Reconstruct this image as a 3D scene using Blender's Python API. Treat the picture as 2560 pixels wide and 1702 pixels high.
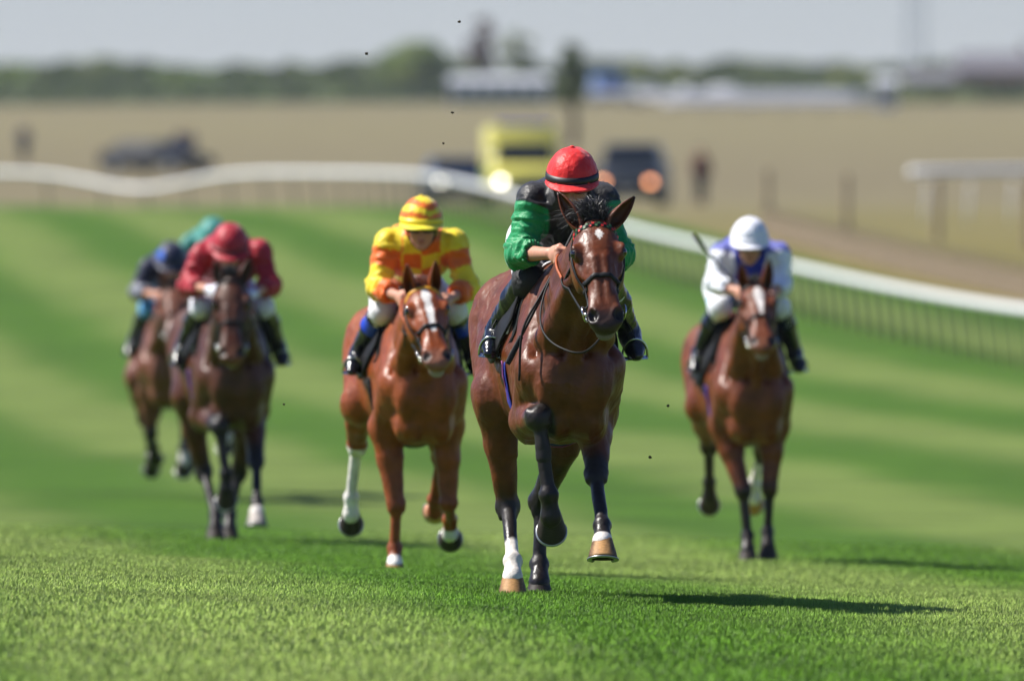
import bpy, math, random
import numpy as np
from mathutils import Vector, Matrix

for _o in list(bpy.data.objects):
    bpy.data.objects.remove(_o, do_unlink=True)
SC = bpy.context.scene
COL = SC.collection
rng = np.random.default_rng(7)
random.seed(7)

# ------------------------------------------------------------------ camera, sky, sun, exposure
CAM_H = 1.6
cam_d = bpy.data.cameras.new('camera')
cam = bpy.data.objects.new('camera', cam_d); COL.objects.link(cam)
cam_d.sensor_width = 36.0
cam_d.lens = 500.0
cam_d.clip_start = 0.5
cam_d.clip_end = 20000
cam.location = (0, 0, CAM_H)
cam.rotation_euler = (math.radians(90 - 0.41), 0, 0)
cam_d.dof.use_dof = True
cam_d.dof.focus_distance = 63.6
cam_d.dof.aperture_fstop = 4.2
SC.camera = cam

SUN_ELEV, SUN_AZ = 50.0, 81.0      # azimuth: degrees from the view direction (+Y) round to the left (-X)
w = bpy.data.worlds.new('World'); SC.world = w; w.use_nodes = True
nt = w.node_tree
for n in list(nt.nodes): nt.nodes.remove(n)
sky = nt.nodes.new('ShaderNodeTexSky'); sky.sky_type = 'NISHITA'; sky.sun_disc = False
sky.sun_elevation = math.radians(SUN_ELEV)
sky.sun_rotation = math.radians(-SUN_AZ)
sky.altitude = 30; sky.air_density = 1.0; sky.dust_density = 0.1; sky.ozone_density = 1.6
bg = nt.nodes.new('ShaderNodeBackground'); bg.inputs['Strength'].default_value = 0.05
wo = nt.nodes.new('ShaderNodeOutputWorld')
tn = nt.nodes.new('ShaderNodeMix'); tn.data_type = 'RGBA'; tn.blend_type = 'MULTIPLY'; tn.inputs[0].default_value = 1.0; tn.inputs[7].default_value = (.90, .98, 1.42, 1)
nt.links.new(sky.outputs[0], tn.inputs[6]); nt.links.new(tn.outputs[2], bg.inputs[0]); nt.links.new(bg.outputs[0], wo.inputs[0])

sun_d = bpy.data.lights.new('sun', 'SUN'); sun_d.energy = 5.0; sun_d.angle = math.radians(0.53)
sun_d.color = (1.0, 0.955, 0.88)
sun = bpy.data.objects.new('sun', sun_d); COL.objects.link(sun)
_e, _a = math.radians(SUN_ELEV), math.radians(SUN_AZ)
SUN_DIR = Vector((-math.sin(_a) * math.cos(_e), math.cos(_a) * math.cos(_e), math.sin(_e)))   # towards the sun
sun.rotation_euler = SUN_DIR.to_track_quat('Z', 'Y').to_euler()

SC.view_settings.view_transform = 'Standard'
SC.view_settings.look = 'None'
SC.view_settings.exposure = 0.62
HAZE = 0.00006
SC.view_settings.gamma = 1.0
SC.view_settings.use_curve_mapping = False
SC.render.engine = 'CYCLES'
SC.cycles.use_denoising = True
SC.cycles.max_bounces = 6
SC.cycles.diffuse_bounces = 3
SC.cycles.glossy_bounces = 3
SC.cycles.transmission_bounces = 4
SC.cycles.volume_bounces = 1
SC.cycles.caustics_reflective = False
SC.cycles.caustics_refractive = False

# ------------------------------------------------------------------ small helpers
def V(*a): return np.array(a, dtype=np.float64)
def nrm(v):
    v = np.asarray(v, float); return v / (np.linalg.norm(v) + 1e-12)
def lin(*rgb):
    c = np.array(rgb, float) / 255.0
    return np.where(c <= 0.04045, c / 12.92, ((c + 0.055) / 1.055) ** 2.4)
def smooth(a, b, x):
    t = np.clip((x - a) / (b - a), 0, 1); return t * t * (3 - 2 * t)

def catmull(P, n=8):
    P = np.asarray(P, float)
    if len(P) < 3:
        return np.array([P[0] + (P[-1] - P[0]) * t for t in np.linspace(0, 1, n + 1)])
    Q = np.vstack([2 * P[0] - P[1], P, 2 * P[-1] - P[-2]])
    out = []
    for i in range(1, len(Q) - 2):
        p0, p1, p2, p3 = Q[i - 1], Q[i], Q[i + 1], Q[i + 2]
        for t in np.linspace(0, 1, n, endpoint=False):
            out.append(0.5 * ((2 * p1) + (-p0 + p2) * t + (2 * p0 - 5 * p1 + 4 * p2 - p3) * t * t + (-p0 + 3 * p1 - 3 * p2 + p3) * t ** 3))
    out.append(Q[-2]); return np.array(out)

def table(ts, *cols):
    """smooth interpolation of table columns: returns f(t) -> tuple of arrays"""
    ts = np.array(ts, float); tt = np.linspace(ts[0], ts[-1], 220)
    dense = []
    for c in cols:
        c = np.array(c, float)
        m = np.gradient(c, ts)
        i = np.clip(np.searchsorted(ts, tt) - 1, 0, len(ts) - 2)
        h = ts[i + 1] - ts[i]; s = (tt - ts[i]) / h
        dense.append(((1 + 2 * s) * (1 - s) ** 2) * c[i] + s * (1 - s) ** 2 * h * m[i] + s * s * (3 - 2 * s) * c[i + 1] + s * s * (s - 1) * h * m[i + 1])
    return lambda t: tuple(np.interp(t, tt, d) for d in dense)

def setp(o, label=None, cat=None, group=None, kind=None):
    if label: o['label'] = label
    if cat: o['category'] = cat
    if group: o['group'] = group
    if kind: o['kind'] = kind
    return o

def empty(name, loc=(0, 0, 0), rz=0.0):
    o = bpy.data.objects.new(name, None); COL.objects.link(o)
    o.location = loc; o.rotation_euler = (0, 0, rz); o.empty_display_size = 0.1
    return o

def mesh_obj(name, verts, faces, mat, parent=None, col=None, smooth_shade=True, origin=None):
    """verts (n,3); faces: array (m,3|4) or list; col: (n,3) linear vertex colours"""
    me = bpy.data.meshes.new(name)
    verts = np.asarray(verts, np.float32)
    if isinstance(faces, np.ndarray):
        m, k = faces.shape
        me.vertices.add(len(verts)); me.vertices.foreach_set('co', verts.ravel())
        me.loops.add(m * k); me.loops.foreach_set('vertex_index', faces.astype(np.int32).ravel())
        me.polygons.add(m); me.polygons.foreach_set('loop_start', np.arange(0, m * k, k, dtype=np.int32))
        me.update(calc_edges=True)
    else:
        me.from_pydata([tuple(map(float, v)) for v in verts], [], [tuple(map(int, f)) for f in faces])
    me.validate(verbose=False)
    if col is not None:
        a = me.color_attributes.new('col', 'FLOAT_COLOR', 'POINT')
        c4 = np.ones((len(me.vertices), 4), np.float32); c4[:, :3] = col[:len(me.vertices)]
        a.data.foreach_set('color', c4.ravel())
    if smooth_shade:
        me.polygons.foreach_set('use_smooth', np.ones(len(me.polygons), bool))
    if mat: me.materials.append(mat)
    o = bpy.data.objects.new(name, me); COL.objects.link(o)
    if parent is not None: o.parent = parent
    return o

class MB:
    """collects simple shapes into one mesh"""
    def __init__(s): s.v = []; s.f = []; s.n = 0
    def add(s, v, f):
        s.v.append(np.asarray(v, float)); s.f += [tuple(i + s.n for i in q) for q in f]; s.n += len(v); return s
    def box(s, c, size, rz=0.0, taper=1.0):
        c = np.array(c, float); hx, hy, hz = np.array(size) / 2
        v = np.array([[x * hx * (taper if z > 0 else 1), y * hy * (taper if z > 0 else 1), z * hz] for z in (-1, 1) for y in (-1, 1) for x in (-1, 1)])
        cr, sr = math.cos(rz), math.sin(rz)
        v = np.c_[v[:, 0] * cr - v[:, 1] * sr, v[:, 0] * sr + v[:, 1] * cr, v[:, 2]] + c
        return s.add(v, [(0, 2, 3, 1), (4, 5, 7, 6), (0, 1, 5, 4), (2, 6, 7, 3), (0, 4, 6, 2), (1, 3, 7, 5)])
    def tube(s, P, r, n=8, caps=True, flat=1.0, flat_axis=None):
        v, f = tube_geo(P, r, n, caps, flat, flat_axis); return s.add(v, f)
    def prism(s, poly, y0, y1, axis=1):
        """polygon in the two other axes, extruded along axis"""
        n = len(poly); v = []
        for yy in (y0, y1):
            for (a, b) in poly:
                v.append((yy, a, b) if axis == 0 else (a, yy, b) if axis == 1 else (a, b, yy))
        f = [tuple(range(n))[::-1], tuple(range(n, 2 * n))] + [(i, (i + 1) % n, n + (i + 1) % n, n + i) for i in range(n)]
        return s.add(v, f)
    def build(s, name, mat, parent=None, smooth_shade=False, bevel=0.0, segs=2):
        o = mesh_obj(name, np.vstack(s.v), s.f, mat, parent, smooth_shade=smooth_shade)
        if bevel:
            b = o.modifiers.new('bevel', 'BEVEL'); b.width = bevel; b.segments = segs; b.limit_method = 'ANGLE'
        return o

def tube_geo(P, r, n=8, caps=True, flat=1.0, flat_axis=None):
    P = np.asarray(P, float); m = len(P)
    r = np.full(m, r) if np.isscalar(r) else np.interp(np.linspace(0, 1, m), np.linspace(0, 1, len(r)), r)
    T = np.gradient(P, axis=0); T /= np.linalg.norm(T, axis=1)[:, None] + 1e-12
    if flat_axis is not None:
        a = np.tile(np.asarray(flat_axis, float), (m, 1)) if np.ndim(flat_axis) == 1 else np.asarray(flat_axis, float)
        N = a - (a * T).sum(1)[:, None] * T; N /= np.linalg.norm(N, axis=1)[:, None] + 1e-12
    else:
        N = np.zeros_like(P); ref = V(0, 0, 1) if abs(T[0, 2]) < 0.9 else V(1, 0, 0)
        cur = nrm(np.cross(T[0], ref))
        for i in range(m):
            cur = nrm(cur - np.dot(cur, T[i]) * T[i]); N[i] = cur
    B = np.cross(T, N)
    th = np.linspace(0, 2 * math.pi, n, endpoint=False)
    v = (P[:, None, :] + r[:, None, None] * (flat * np.cos(th)[None, :, None] * N[:, None, :] + np.sin(th)[None, :, None] * B[:, None, :])).reshape(-1, 3)
    f = [(i * n + j, i * n + (j + 1) % n, (i + 1) * n + (j + 1) % n, (i + 1) * n + j) for i in range(m - 1) for j in range(n)]
    if caps: f += [tuple(range(n))[::-1], tuple(range((m - 1) * n, m * n))]
    return v, f

def tube_obj(name, P, r, mat, parent=None, n=8, flat=1.0, flat_axis=None, seg=8):
    v, f = tube_geo(catmull(P, seg), r, n, True, flat, flat_axis)
    return mesh_obj(name, v, f, mat, parent)

# ------------------------------------------------------------------ implicit-surface modeller
class Field:
    def __init__(s, lo, hi, h):
        s.lo = np.array(lo, float); s.h = h
        s.n = np.ceil((np.array(hi, float) - s.lo) / h).astype(int) + 1
        s.ax = [(s.lo[i] + h * np.arange(s.n[i])).astype(np.float32) for i in range(3)]
        s.d = np.full(s.n, 0.5, np.float32)
    def put(s, fn, lo, hi, k=0.02, op='u'):
        pad = k + 2.5 * s.h
        i0 = np.clip(np.floor((np.array(lo) - pad - s.lo) / s.h).astype(int), 0, s.n - 1)
        i1 = np.clip(np.ceil((np.array(hi) + pad - s.lo) / s.h).astype(int) + 1, 1, s.n)
        if np.any(i1 <= i0): return
        sl = tuple(slice(a, b) for a, b in zip(i0, i1))
        X, Y, Z = s.ax[0][sl[0]][:, None, None], s.ax[1][sl[1]][None, :, None], s.ax[2][sl[2]][None, None, :]
        b = fn(X, Y, Z).astype(np.float32); a = s.d[sl]
        if op == 's': b = -b
        kk = max(k, 1e-5); h = np.maximum(kk - np.abs(a - b), 0) / kk; h = h * h * (kk * 0.25)
        s.d[sl] = (np.minimum(a, b) - h) if op == 'u' else (np.maximum(a, b) + h)
    def rc(s, a, b, ra, rb, k=0.02, u=None, sq=1.0, op='u'):
        """tapered capsule from a to b; cross-section squeezed by sq along the unit vector u"""
        a, b = np.asarray(a, float), np.asarray(b, float); ba = b - a; L2 = max(float(ba @ ba), 1e-9)
        R = max(ra, rb) * max(1, sq)
        uu = None if u is None else nrm(u)
        def fn(X, Y, Z):
            px, py, pz = X - a[0], Y - a[1], Z - a[2]
            t = np.clip((px * ba[0] + py * ba[1] + pz * ba[2]) / L2, 0, 1)
            qx, qy, qz = px - t * ba[0], py - t * ba[1], pz - t * ba[2]
            d2 = qx * qx + qy * qy + qz * qz
            if uu is not None:
                du = qx * uu[0] + qy * uu[1] + qz * uu[2]
                d2 = d2 + du * du * (1 / (sq * sq) - 1)
            return np.sqrt(d2) - (ra + (rb - ra) * t)
        s.put(fn, np.minimum(a, b) - R, np.maximum(a, b) + R, k, op)
    def chain(s, P, r, k=0.02, u=None, sq=1.0):
        for i in range(len(P) - 1): s.rc(P[i], P[i + 1], r[i], r[i + 1], k, u, sq)
    def ell(s, c, rad, k=0.02, axes=None, op='u'):
        c = np.asarray(c, float); rad = np.asarray(rad, float)
        A = np.eye(3) if axes is None else np.array([nrm(x) for x in axes])
        R = rad.max(); m = rad.min()
        def fn(X, Y, Z):
            px, py, pz = X - c[0], Y - c[1], Z - c[2]
            q = 0; g = 0
            for i in range(3):
                e = px * A[i, 0] + py * A[i, 1] + pz * A[i, 2]
                q = q + (e / rad[i]) ** 2; g = g + (e / rad[i] ** 2) ** 2
            k0 = np.sqrt(q); k1 = np.sqrt(g) + 1e-6
            return k0 * (k0 - 1) / k1
        ext = np.sqrt(((A * rad[:, None]) ** 2).sum(0))
        s.put(fn, c - ext, c + ext, k, op)
    def sample(s, P):
        P = np.atleast_2d(P); g = (P - s.lo) / s.h
        i = np.clip(np.floor(g).astype(int), 0, s.n - 2); f = np.clip(g - i, 0, 1)
        out = 0
        for dx in (0, 1):
            for dy in (0, 1):
                for dz in (0, 1):
                    wgt = (f[:, 0] if dx else 1 - f[:, 0]) * (f[:, 1] if dy else 1 - f[:, 1]) * (f[:, 2] if dz else 1 - f[:, 2])
                    out = out + wgt * s.d[i[:, 0] + dx, i[:, 1] + dy, i[:, 2] + dz]
        return out
    def onto(s, origin, dirs, off=0.0, rmax=0.7):
        """points on the surface (+off) met coming inwards along -dirs towards origin"""
        origin = np.atleast_2d(np.asarray(origin, float)); dirs = np.atleast_2d(dirs)
        origin = np.broadcast_to(origin, dirs.shape)
        r = np.full(len(dirs), rmax); live = np.ones(len(dirs), bool)
        for _ in range(int(rmax / 0.006)):
            d = s.sample(origin + dirs * r[:, None]) - off
            live &= d > 0
            if not live.any(): break
            r = np.where(live, r - 0.006, r)
            live &= r > 0.0
        return origin + dirs * r[:, None]
    def snap(s, P, off=0.0, it=6):
        """move points onto the surface (+off) along the gradient"""
        P = np.array(P, float); e = s.h
        for _ in range(it):
            d = s.sample(P) - off
            g = np.stack([s.sample(P + np.eye(3)[i] * e) - s.sample(P - np.eye(3)[i] * e) for i in range(3)], 1) / (2 * e)
            gn = np.linalg.norm(g, axis=1)[:, None] + 1e-4
            P = P - np.clip(d[:, None], -.05, .05) * g / (gn * np.maximum(gn, .5))
        return P
    def mesh(s, relax=2):
        d = s.d; ins = d < 0
        c = np.zeros(s.n - 1, np.uint8)
        for dx in (0, 1):
            for dy in (0, 1):
                for dz in (0, 1):
                    c += ins[dx:s.n[0] - 1 + dx, dy:s.n[1] - 1 + dy, dz:s.n[2] - 1 + dz]
        act = (c > 0) & (c < 8)
        idx = np.argwhere(act)
        vid = np.full(c.shape, -1, np.int32); vid[act] = np.arange(len(idx), dtype=np.int32)
        acc = np.zeros((len(idx), 3)); cnt = np.zeros(len(idx))
        crn = {(a, b, e): d[idx[:, 0] + a, idx[:, 1] + b, idx[:, 2] + e] for a in (0, 1) for b in (0, 1) for e in (0, 1)}
        for A in crn:
            for ax in range(3):
                if A[ax] == 1: continue
                B = list(A); B[ax] = 1; B = tuple(B)
                da, db = crn[A], crn[B]; m = (da < 0) != (db < 0)
                t = np.where(m, da / np.where(np.abs(da - db) < 1e-9, 1e-9, da - db), 0)
                p = np.tile(np.array(A, float), (len(idx), 1)); p[:, ax] += t
                acc += p * m[:, None]; cnt += m
        v = s.lo + s.h * (idx + acc / np.maximum(cnt, 1)[:, None])
        F = []
        for ax in range(3):
            o1, o2 = [(1, 2), (2, 0), (0, 1)][ax]
            sa = [slice(1, -1)] * 3; sa[ax] = slice(0, s.n[ax] - 1); sb = list(sa); sb[ax] = slice(1, s.n[ax])
            ea, eb = ins[tuple(sa)], ins[tuple(sb)]
            for flip in (0, 1):
                m = (ea & ~eb) if not flip else (~ea & eb)
                g = np.argwhere(m)
                if not len(g): continue
                off = np.ones(3, int); off[ax] = 0; g = g + off
                q = []
                for (u, w_) in ((-1, -1), (0, -1), (0, 0), (-1, 0)):
                    h = g.copy(); h[:, o1] += u; h[:, o2] += w_
                    q.append(vid[h[:, 0], h[:, 1], h[:, 2]])
                q = np.stack(q, 1)
                F.append(q[:, ::-1] if flip else q)
        F = np.vstack(F); F = F[(F >= 0).all(1)]
        for _ in range(relax): v = relax_mesh(v, F, 0.5)
        return v, F

def relax_mesh(v, F, lam=0.5):
    n = len(v); a = np.concatenate([F[:, i] for i in range(4)]); b = np.concatenate([F[:, (i + 1) % 4] for i in range(4)])
    deg = np.bincount(a, minlength=n) + np.bincount(b, minlength=n)
    out = np.empty_like(v)
    for i in range(3):
        out[:, i] = np.bincount(a, v[b, i], n) + np.bincount(b, v[a, i], n)
    return v + lam * (out / np.maximum(deg, 1)[:, None] - v)

def vnormals(v, F):
    fn = np.cross(v[F[:, 2]] - v[F[:, 0]], v[F[:, 3]] - v[F[:, 1]])
    N = np.zeros_like(v)
    for i in range(3):
        for j in range(4): N[:, i] += np.bincount(F[:, j], fn[:, i], len(v))
    return N / (np.linalg.norm(N, axis=1)[:, None] + 1e-12)

def vnoise(P, seed=0):
    """cheap smooth value noise in [-1,1]"""
    P = np.asarray(P, float); i = np.floor(P).astype(np.int64); f = P - i; f = f * f * (3 - 2 * f)
    def hsh(a, b, c):
        n = (a * 374761393 + b * 668265263 + c * 2147483647 + seed * 974634777) & 0xffffffff
        n = ((n ^ (n >> 13)) * 1274126177) & 0xffffffff
        return ((n ^ (n >> 16)) & 0xffff) / 32767.5 - 1
    out = 0
    for dx in (0, 1):
        for dy in (0, 1):
            for dz in (0, 1):
                wgt = (f[:, 0] if dx else 1 - f[:, 0]) * (f[:, 1] if dy else 1 - f[:, 1]) * (f[:, 2] if dz else 1 - f[:, 2])
                out = out + wgt * hsh(i[:, 0] + dx, i[:, 1] + dy, i[:, 2] + dz)
    return out

# ------------------------------------------------------------------ materials
MATS = {}
def mat(name, color=None, rough=0.5, metal=0.0, spec=0.5, attr=False, bump=None, var=0.0, var_scale=8.0, coat=0.0, sheen=0.0, coat_rough=0.2, trans=0.0, emit=None, stretch=(1, 1, 1), bump_dist=0.004, subsurf=0.0, rough_var=0.0):
    """principled material: colour (or the object's own 'col' colours), slight noise variation, noise bump=(scale,strength)"""
    if name in MATS: return MATS[name]
    m = bpy.data.materials.new(name); m.use_nodes = True; t = m.node_tree; P = t.nodes['Principled BSDF']
    P.inputs['Roughness'].default_value = rough; P.inputs['Metallic'].default_value = metal
    P.inputs['Specular IOR Level'].default_value = spec
    P.inputs['Coat Weight'].default_value = coat; P.inputs['Coat Roughness'].default_value = coat_rough
    P.inputs['Sheen Weight'].default_value = sheen
    P.inputs['Transmission Weight'].default_value = trans
    P.inputs['Subsurface Weight'].default_value = subsurf
    if subsurf: P.inputs['Subsurface Scale'].default_value = 0.01
    if emit:
        P.inputs['Emission Color'].default_value = (*emit[0], 1); P.inputs['Emission Strength'].default_value = emit[1]
    co = t.nodes.new('ShaderNodeTexCoord'); mp = t.nodes.new('ShaderNodeMapping'); mp.inputs['Scale'].default_value = stretch
    t.links.new(co.outputs['Object'], mp.inputs['Vector'])
    if attr:
        src = t.nodes.new('ShaderNodeVertexColor'); src.layer_name = 'col'; out = src.outputs['Color']
    else:
        src = t.nodes.new('ShaderNodeRGB'); src.outputs[0].default_value = (*color, 1); out = src.outputs[0]
    if var:
        nz = t.nodes.new('ShaderNodeTexNoise'); nz.inputs['Scale'].default_value = var_scale; nz.inputs['Detail'].default_value = 5
        t.links.new(mp.outputs[0], nz.inputs['Vector'])
        mr = t.nodes.new('ShaderNodeMapRange'); mr.inputs['From Min'].default_value = 0.3; mr.inputs['From Max'].default_value = 0.7
        mr.inputs['To Min'].default_value = 1 - var; mr.inputs['To Max'].default_value = 1 + var
        t.links.new(nz.outputs[0], mr.inputs['Value'])
        hs = t.nodes.new('ShaderNodeHueSaturation'); t.links.new(out, hs.inputs['Color']); t.links.new(mr.outputs[0], hs.inputs['Value'])
        out = hs.outputs[0]
    t.links.new(out, P.inputs['Base Color'])
    if rough_var:
        nr = t.nodes.new('ShaderNodeTexNoise'); nr.inputs['Scale'].default_value = 7.0; nr.inputs['Detail'].default_value = 5; t.links.new(mp.outputs[0], nr.inputs['Vector'])
        m2 = t.nodes.new('ShaderNodeMapRange'); m2.inputs['From Min'].default_value = .35; m2.inputs['From Max'].default_value = .65; m2.inputs['To Min'].default_value = rough - rough_var; m2.inputs['To Max'].default_value = rough + rough_var
        t.links.new(nr.outputs[0], m2.inputs['Value']); t.links.new(m2.outputs[0], P.inputs['Roughness'])
    if bump:
        nb = t.nodes.new('ShaderNodeTexNoise'); nb.inputs['Scale'].default_value = bump[0]; nb.inputs['Detail'].default_value = 6
        t.links.new(mp.outputs[0], nb.inputs['Vector'])
        bp = t.nodes.new('ShaderNodeBump'); bp.inputs['Strength'].default_value = bump[1]; bp.inputs['Distance'].default_value = bump_dist
        t.links.new(nb.outputs[0], bp.inputs['Height']); t.links.new(bp.outputs[0], P.inputs['Normal'])
    MATS[name] = m; return m

# ------------------------------------------------------------------ terrain
PROF_Y = [-200, 20, 50, 60, 64, 68.5, 71, 75, 80, 87, 103, 150, 200, 260, 330, 423, 600, 1000, 1500, 1800, 2600, 5000, 9000]
PROF_Z = [0, 0, 0, .005, .0, -.052, -.087, -.155, -.228, -.305, -.40, -.44, -.25, .75, 2.22, 2.58, 4.7, 10.6, 15.5, 18.6, 19.5, 12, -10]
_prof = table(PROF_Y, PROF_Z)
_py = np.unique(np.concatenate([np.linspace(-200, 120, 1500), np.geomspace(120, 9000, 1500)]))
def _pz_raw(y):
    ts = np.array(PROF_Y, float); c = np.array(PROF_Z, float); m = np.gradient(c, ts)
    i = np.clip(np.searchsorted(ts, y) - 1, 0, len(ts) - 2); h = ts[i + 1] - ts[i]; s = np.clip((y - ts[i]) / h, 0, 1)
    # limit the slopes so the curve does not overshoot
    d = np.diff(c) / np.diff(ts); mm = m.copy()
    for j in range(len(ts)):
        lo_, hi_ = (d[j - 1] if j > 0 else d[0]), (d[j] if j < len(d) else d[-1])
        mm[j] = 0 if lo_ * hi_ <= 0 else np.sign(lo_) * min(abs(m[j]), 3 * min(abs(lo_), abs(hi_)))
    return ((1 + 2 * s) * (1 - s) ** 2) * c[i] + s * (1 - s) ** 2 * h * mm[i] + s * s * (3 - 2 * s) * c[i + 1] + s * s * (s - 1) * h * mm[i + 1]
_pz = _pz_raw(_py)
def ground_z(x, y):
    x = np.asarray(x, float); y = np.asarray(y, float)
    z = np.interp(y, _py, _pz)
    z = z - .034 * np.clip(x, -12, 20) * (1 - smooth(66, 150, y))
    z = z - .42 * np.exp(-((x + 9.3) / 1.7) ** 2 - ((y - 351) / 9) ** 2)
    z = z + .020 * np.sin(x * .9 + y * .31) * np.sin(y * .17 + 1.3 - x * .2) * (1 - smooth(60, 200, y))
    z = z + .9 * np.sin(x * .013 + 1) * smooth(900, 1800, y)
    return z
def gz(x, y): return float(ground_z(x, y))

RAIL = catmull([(26.0, -60), (17.0, 64), (12.1, 132), (7.2, 200), (2.6, 265), (-.9, 313), (-2.6, 334), (-5.2, 345), (-8.4, 351), (-12.7, 355.5), (-25, 361), (-60, 370), (-120, 380)], 14)
def rail_x(y): return np.interp(y, RAIL[:, 1], RAIL[:, 0])

def ground_mat(name, build):
    m = bpy.data.materials.new(name); m.use_nodes = True; t = m.node_tree; P = t.nodes['Principled BSDF']
    P.inputs['Roughness'].default_value = .85; P.inputs['Specular IOR Level'].default_value = .15
    build(t, P); return m
def N_(t, typ, **kw):
    n = t.nodes.new(typ)
    for k, v in kw.items():
        if k in n.inputs: n.inputs[k].default_value = v
        else: setattr(n, k, v)
    return n
def ramp(t, stops, fac, interp='EASE'):
    n = t.nodes.new('ShaderNodeValToRGB'); n.color_ramp.interpolation = interp; cr = n.color_ramp
    for i, (p, c) in enumerate(stops):
        e = cr.elements[i] if i < 2 else cr.elements.new(p)
        e.position = p; e.color = (*c, 1) if len(c) == 3 else c
    t.links.new(fac, n.inputs[0]); return n

# mowing stripes run parallel to the rail, about two metres each way of the mower
TURF_DARK, TURF_PALE = lin(58, 95, 8), lin(108, 124, 60)
def turf_colour(t):
    """node socket with the turf colour at the shading point, from world position"""
    geo = N_(t, 'ShaderNodeNewGeometry'); sep = N_(t, 'ShaderNodeSeparateXYZ'); t.links.new(geo.outputs['Position'], sep.inputs[0])
    mp = N_(t, 'ShaderNodeMapping'); mp.inputs['Scale'].default_value = (.8, .10, .8); t.links.new(geo.outputs['Position'], mp.inputs['Vector'])
    n1 = N_(t, 'ShaderNodeTexNoise', Scale=1.0, Detail=4.0); t.links.new(mp.outputs[0], n1.inputs['Vector'])
    u = N_(t, 'ShaderNodeMath', operation='MULTIPLY_ADD'); t.links.new(sep.outputs[1], u.inputs[0]); u.inputs[1].default_value = .0721; t.links.new(sep.outputs[0], u.inputs[2])
    w1 = N_(t, 'ShaderNodeMath', operation='MULTIPLY_ADD'); t.links.new(n1.outputs[0], w1.inputs[0]); w1.inputs[1].default_value = 1.5; t.links.new(u.outputs[0], w1.inputs[2])
    ph = N_(t, 'ShaderNodeMath', operation='MULTIPLY_ADD'); t.links.new(w1.outputs[0], ph.inputs[0]); ph.inputs[1].default_value = -2 * math.pi / 4.1; ph.inputs[2].default_value = 2 * math.pi * (21.6 + .75 - 18.8) / 4.1
    cs = N_(t, 'ShaderNodeMath', operation='COSINE'); t.links.new(ph.outputs[0], cs.inputs[0])
    r = N_(t, 'ShaderNodeMapRange', interpolation_type='SMOOTHSTEP'); t.links.new(cs.outputs[0], r.inputs['Value']); r.inputs['From Min'].default_value = -1; r.inputs['From Max'].default_value = 1
    r.inputs['To Min'].default_value = 0.12; r.inputs['To Max'].default_value = .86
    n2 = N_(t, 'ShaderNodeTexNoise', Scale=3.0, Detail=6.0, Roughness=.7); t.links.new(geo.outputs['Position'], n2.inputs['Vector'])
    n3 = N_(t, 'ShaderNodeTexNoise', Scale=.5, Detail=4.0); t.links.new(geo.outputs['Position'], n3.inputs['Vector'])
    mix = N_(t, 'ShaderNodeMix', data_type='RGBA'); t.links.new(r.outputs[0], mix.inputs[0]); mix.inputs[6].default_value = (*TURF_DARK, 1); mix.inputs[7].default_value = (*TURF_PALE, 1)
    a = N_(t, 'ShaderNodeMath', operation='ADD'); t.links.new(n2.outputs[0], a.inputs[0]); t.links.new(n3.outputs[0], a.inputs[1])
    mr = N_(t, 'ShaderNodeMapRange'); t.links.new(a.outputs[0], mr.inputs['Value']); mr.inputs['From Min'].default_value = .7; mr.inputs['From Max'].default_value = 1.3; mr.inputs['To Min'].default_value = .70; mr.inputs['To Max'].default_value = 1.30
    hs = N_(t, 'ShaderNodeHueSaturation'); t.links.new(mix.outputs[2], hs.inputs['Color']); t.links.new(mr.outputs[0], hs.inputs['Value'])
    return hs.outputs[0], geo
def b_turf(t, P):
    c, geo = turf_colour(t); t.links.new(c, P.inputs['Base Color'])
    n = N_(t, 'ShaderNodeTexNoise', Scale=40.0, Detail=5.0); t.links.new(geo.outputs['Position'], n.inputs['Vector'])
    bp = N_(t, 'ShaderNodeBump', Strength=.8, Distance=.03); t.links.new(n.outputs[0], bp.inputs['Height']); t.links.new(bp.outputs[0], P.inputs['Normal'])
def b_field(t, P):
    geo = N_(t, 'ShaderNodeNewGeometry'); sep = N_(t, 'ShaderNodeSeparateXYZ'); t.links.new(geo.outputs['Position'], sep.inputs[0])
    mp = N_(t, 'ShaderNodeMapping'); mp.inputs['Scale'].default_value = (.05, .012, .05); t.links.new(geo.outputs['Position'], mp.inputs['Vector'])
    n1 = N_(t, 'ShaderNodeTexNoise', Scale=1.0, Detail=6.0, Roughness=.65); t.links.new(mp.outputs[0], n1.inputs['Vector'])
    a = N_(t, 'ShaderNodeMath', operation='MULTIPLY_ADD'); t.links.new(n1.outputs[0], a.inputs[0]); a.inputs[1].default_value = 90; t.links.new(sep.outputs[1], a.inputs[2])
    b = N_(t, 'ShaderNodeMath', operation='DIVIDE'); t.links.new(a.outputs[0], b.inputs[0]); b.inputs[1].default_value = 2400
    olive, yel, tan, tan2, grn = lin(98, 96, 38), lin(112, 104, 50), lin(119, 111, 80), lin(114, 105, 79), lin(74, 84, 44)
    r = ramp(t, [(0, olive), (.085, olive), (.125, yel), (.17, tan), (.24, tan2), (.36, tan), (.56, tan2), (.635, grn), (1, grn)], b.outputs[0], 'LINEAR')
    n2 = N_(t, 'ShaderNodeTexNoise', Scale=.35, Detail=8.0, Roughness=.7); t.links.new(geo.outputs['Position'], n2.inputs['Vector'])
    mr = N_(t, 'ShaderNodeMapRange'); t.links.new(n2.outputs[0], mr.inputs['Value']); mr.inputs['From Min'].default_value = .3; mr.inputs['From Max'].default_value = .7; mr.inputs['To Min'].default_value = .82; mr.inputs['To Max'].default_value = 1.18
    hs = N_(t, 'ShaderNodeHueSaturation'); t.links.new(r.outputs[0], hs.inputs['Color']); t.links.new(mr.outputs[0], hs.inputs['Value']); t.links.new(hs.outputs[0], P.inputs['Base Color'])
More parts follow.
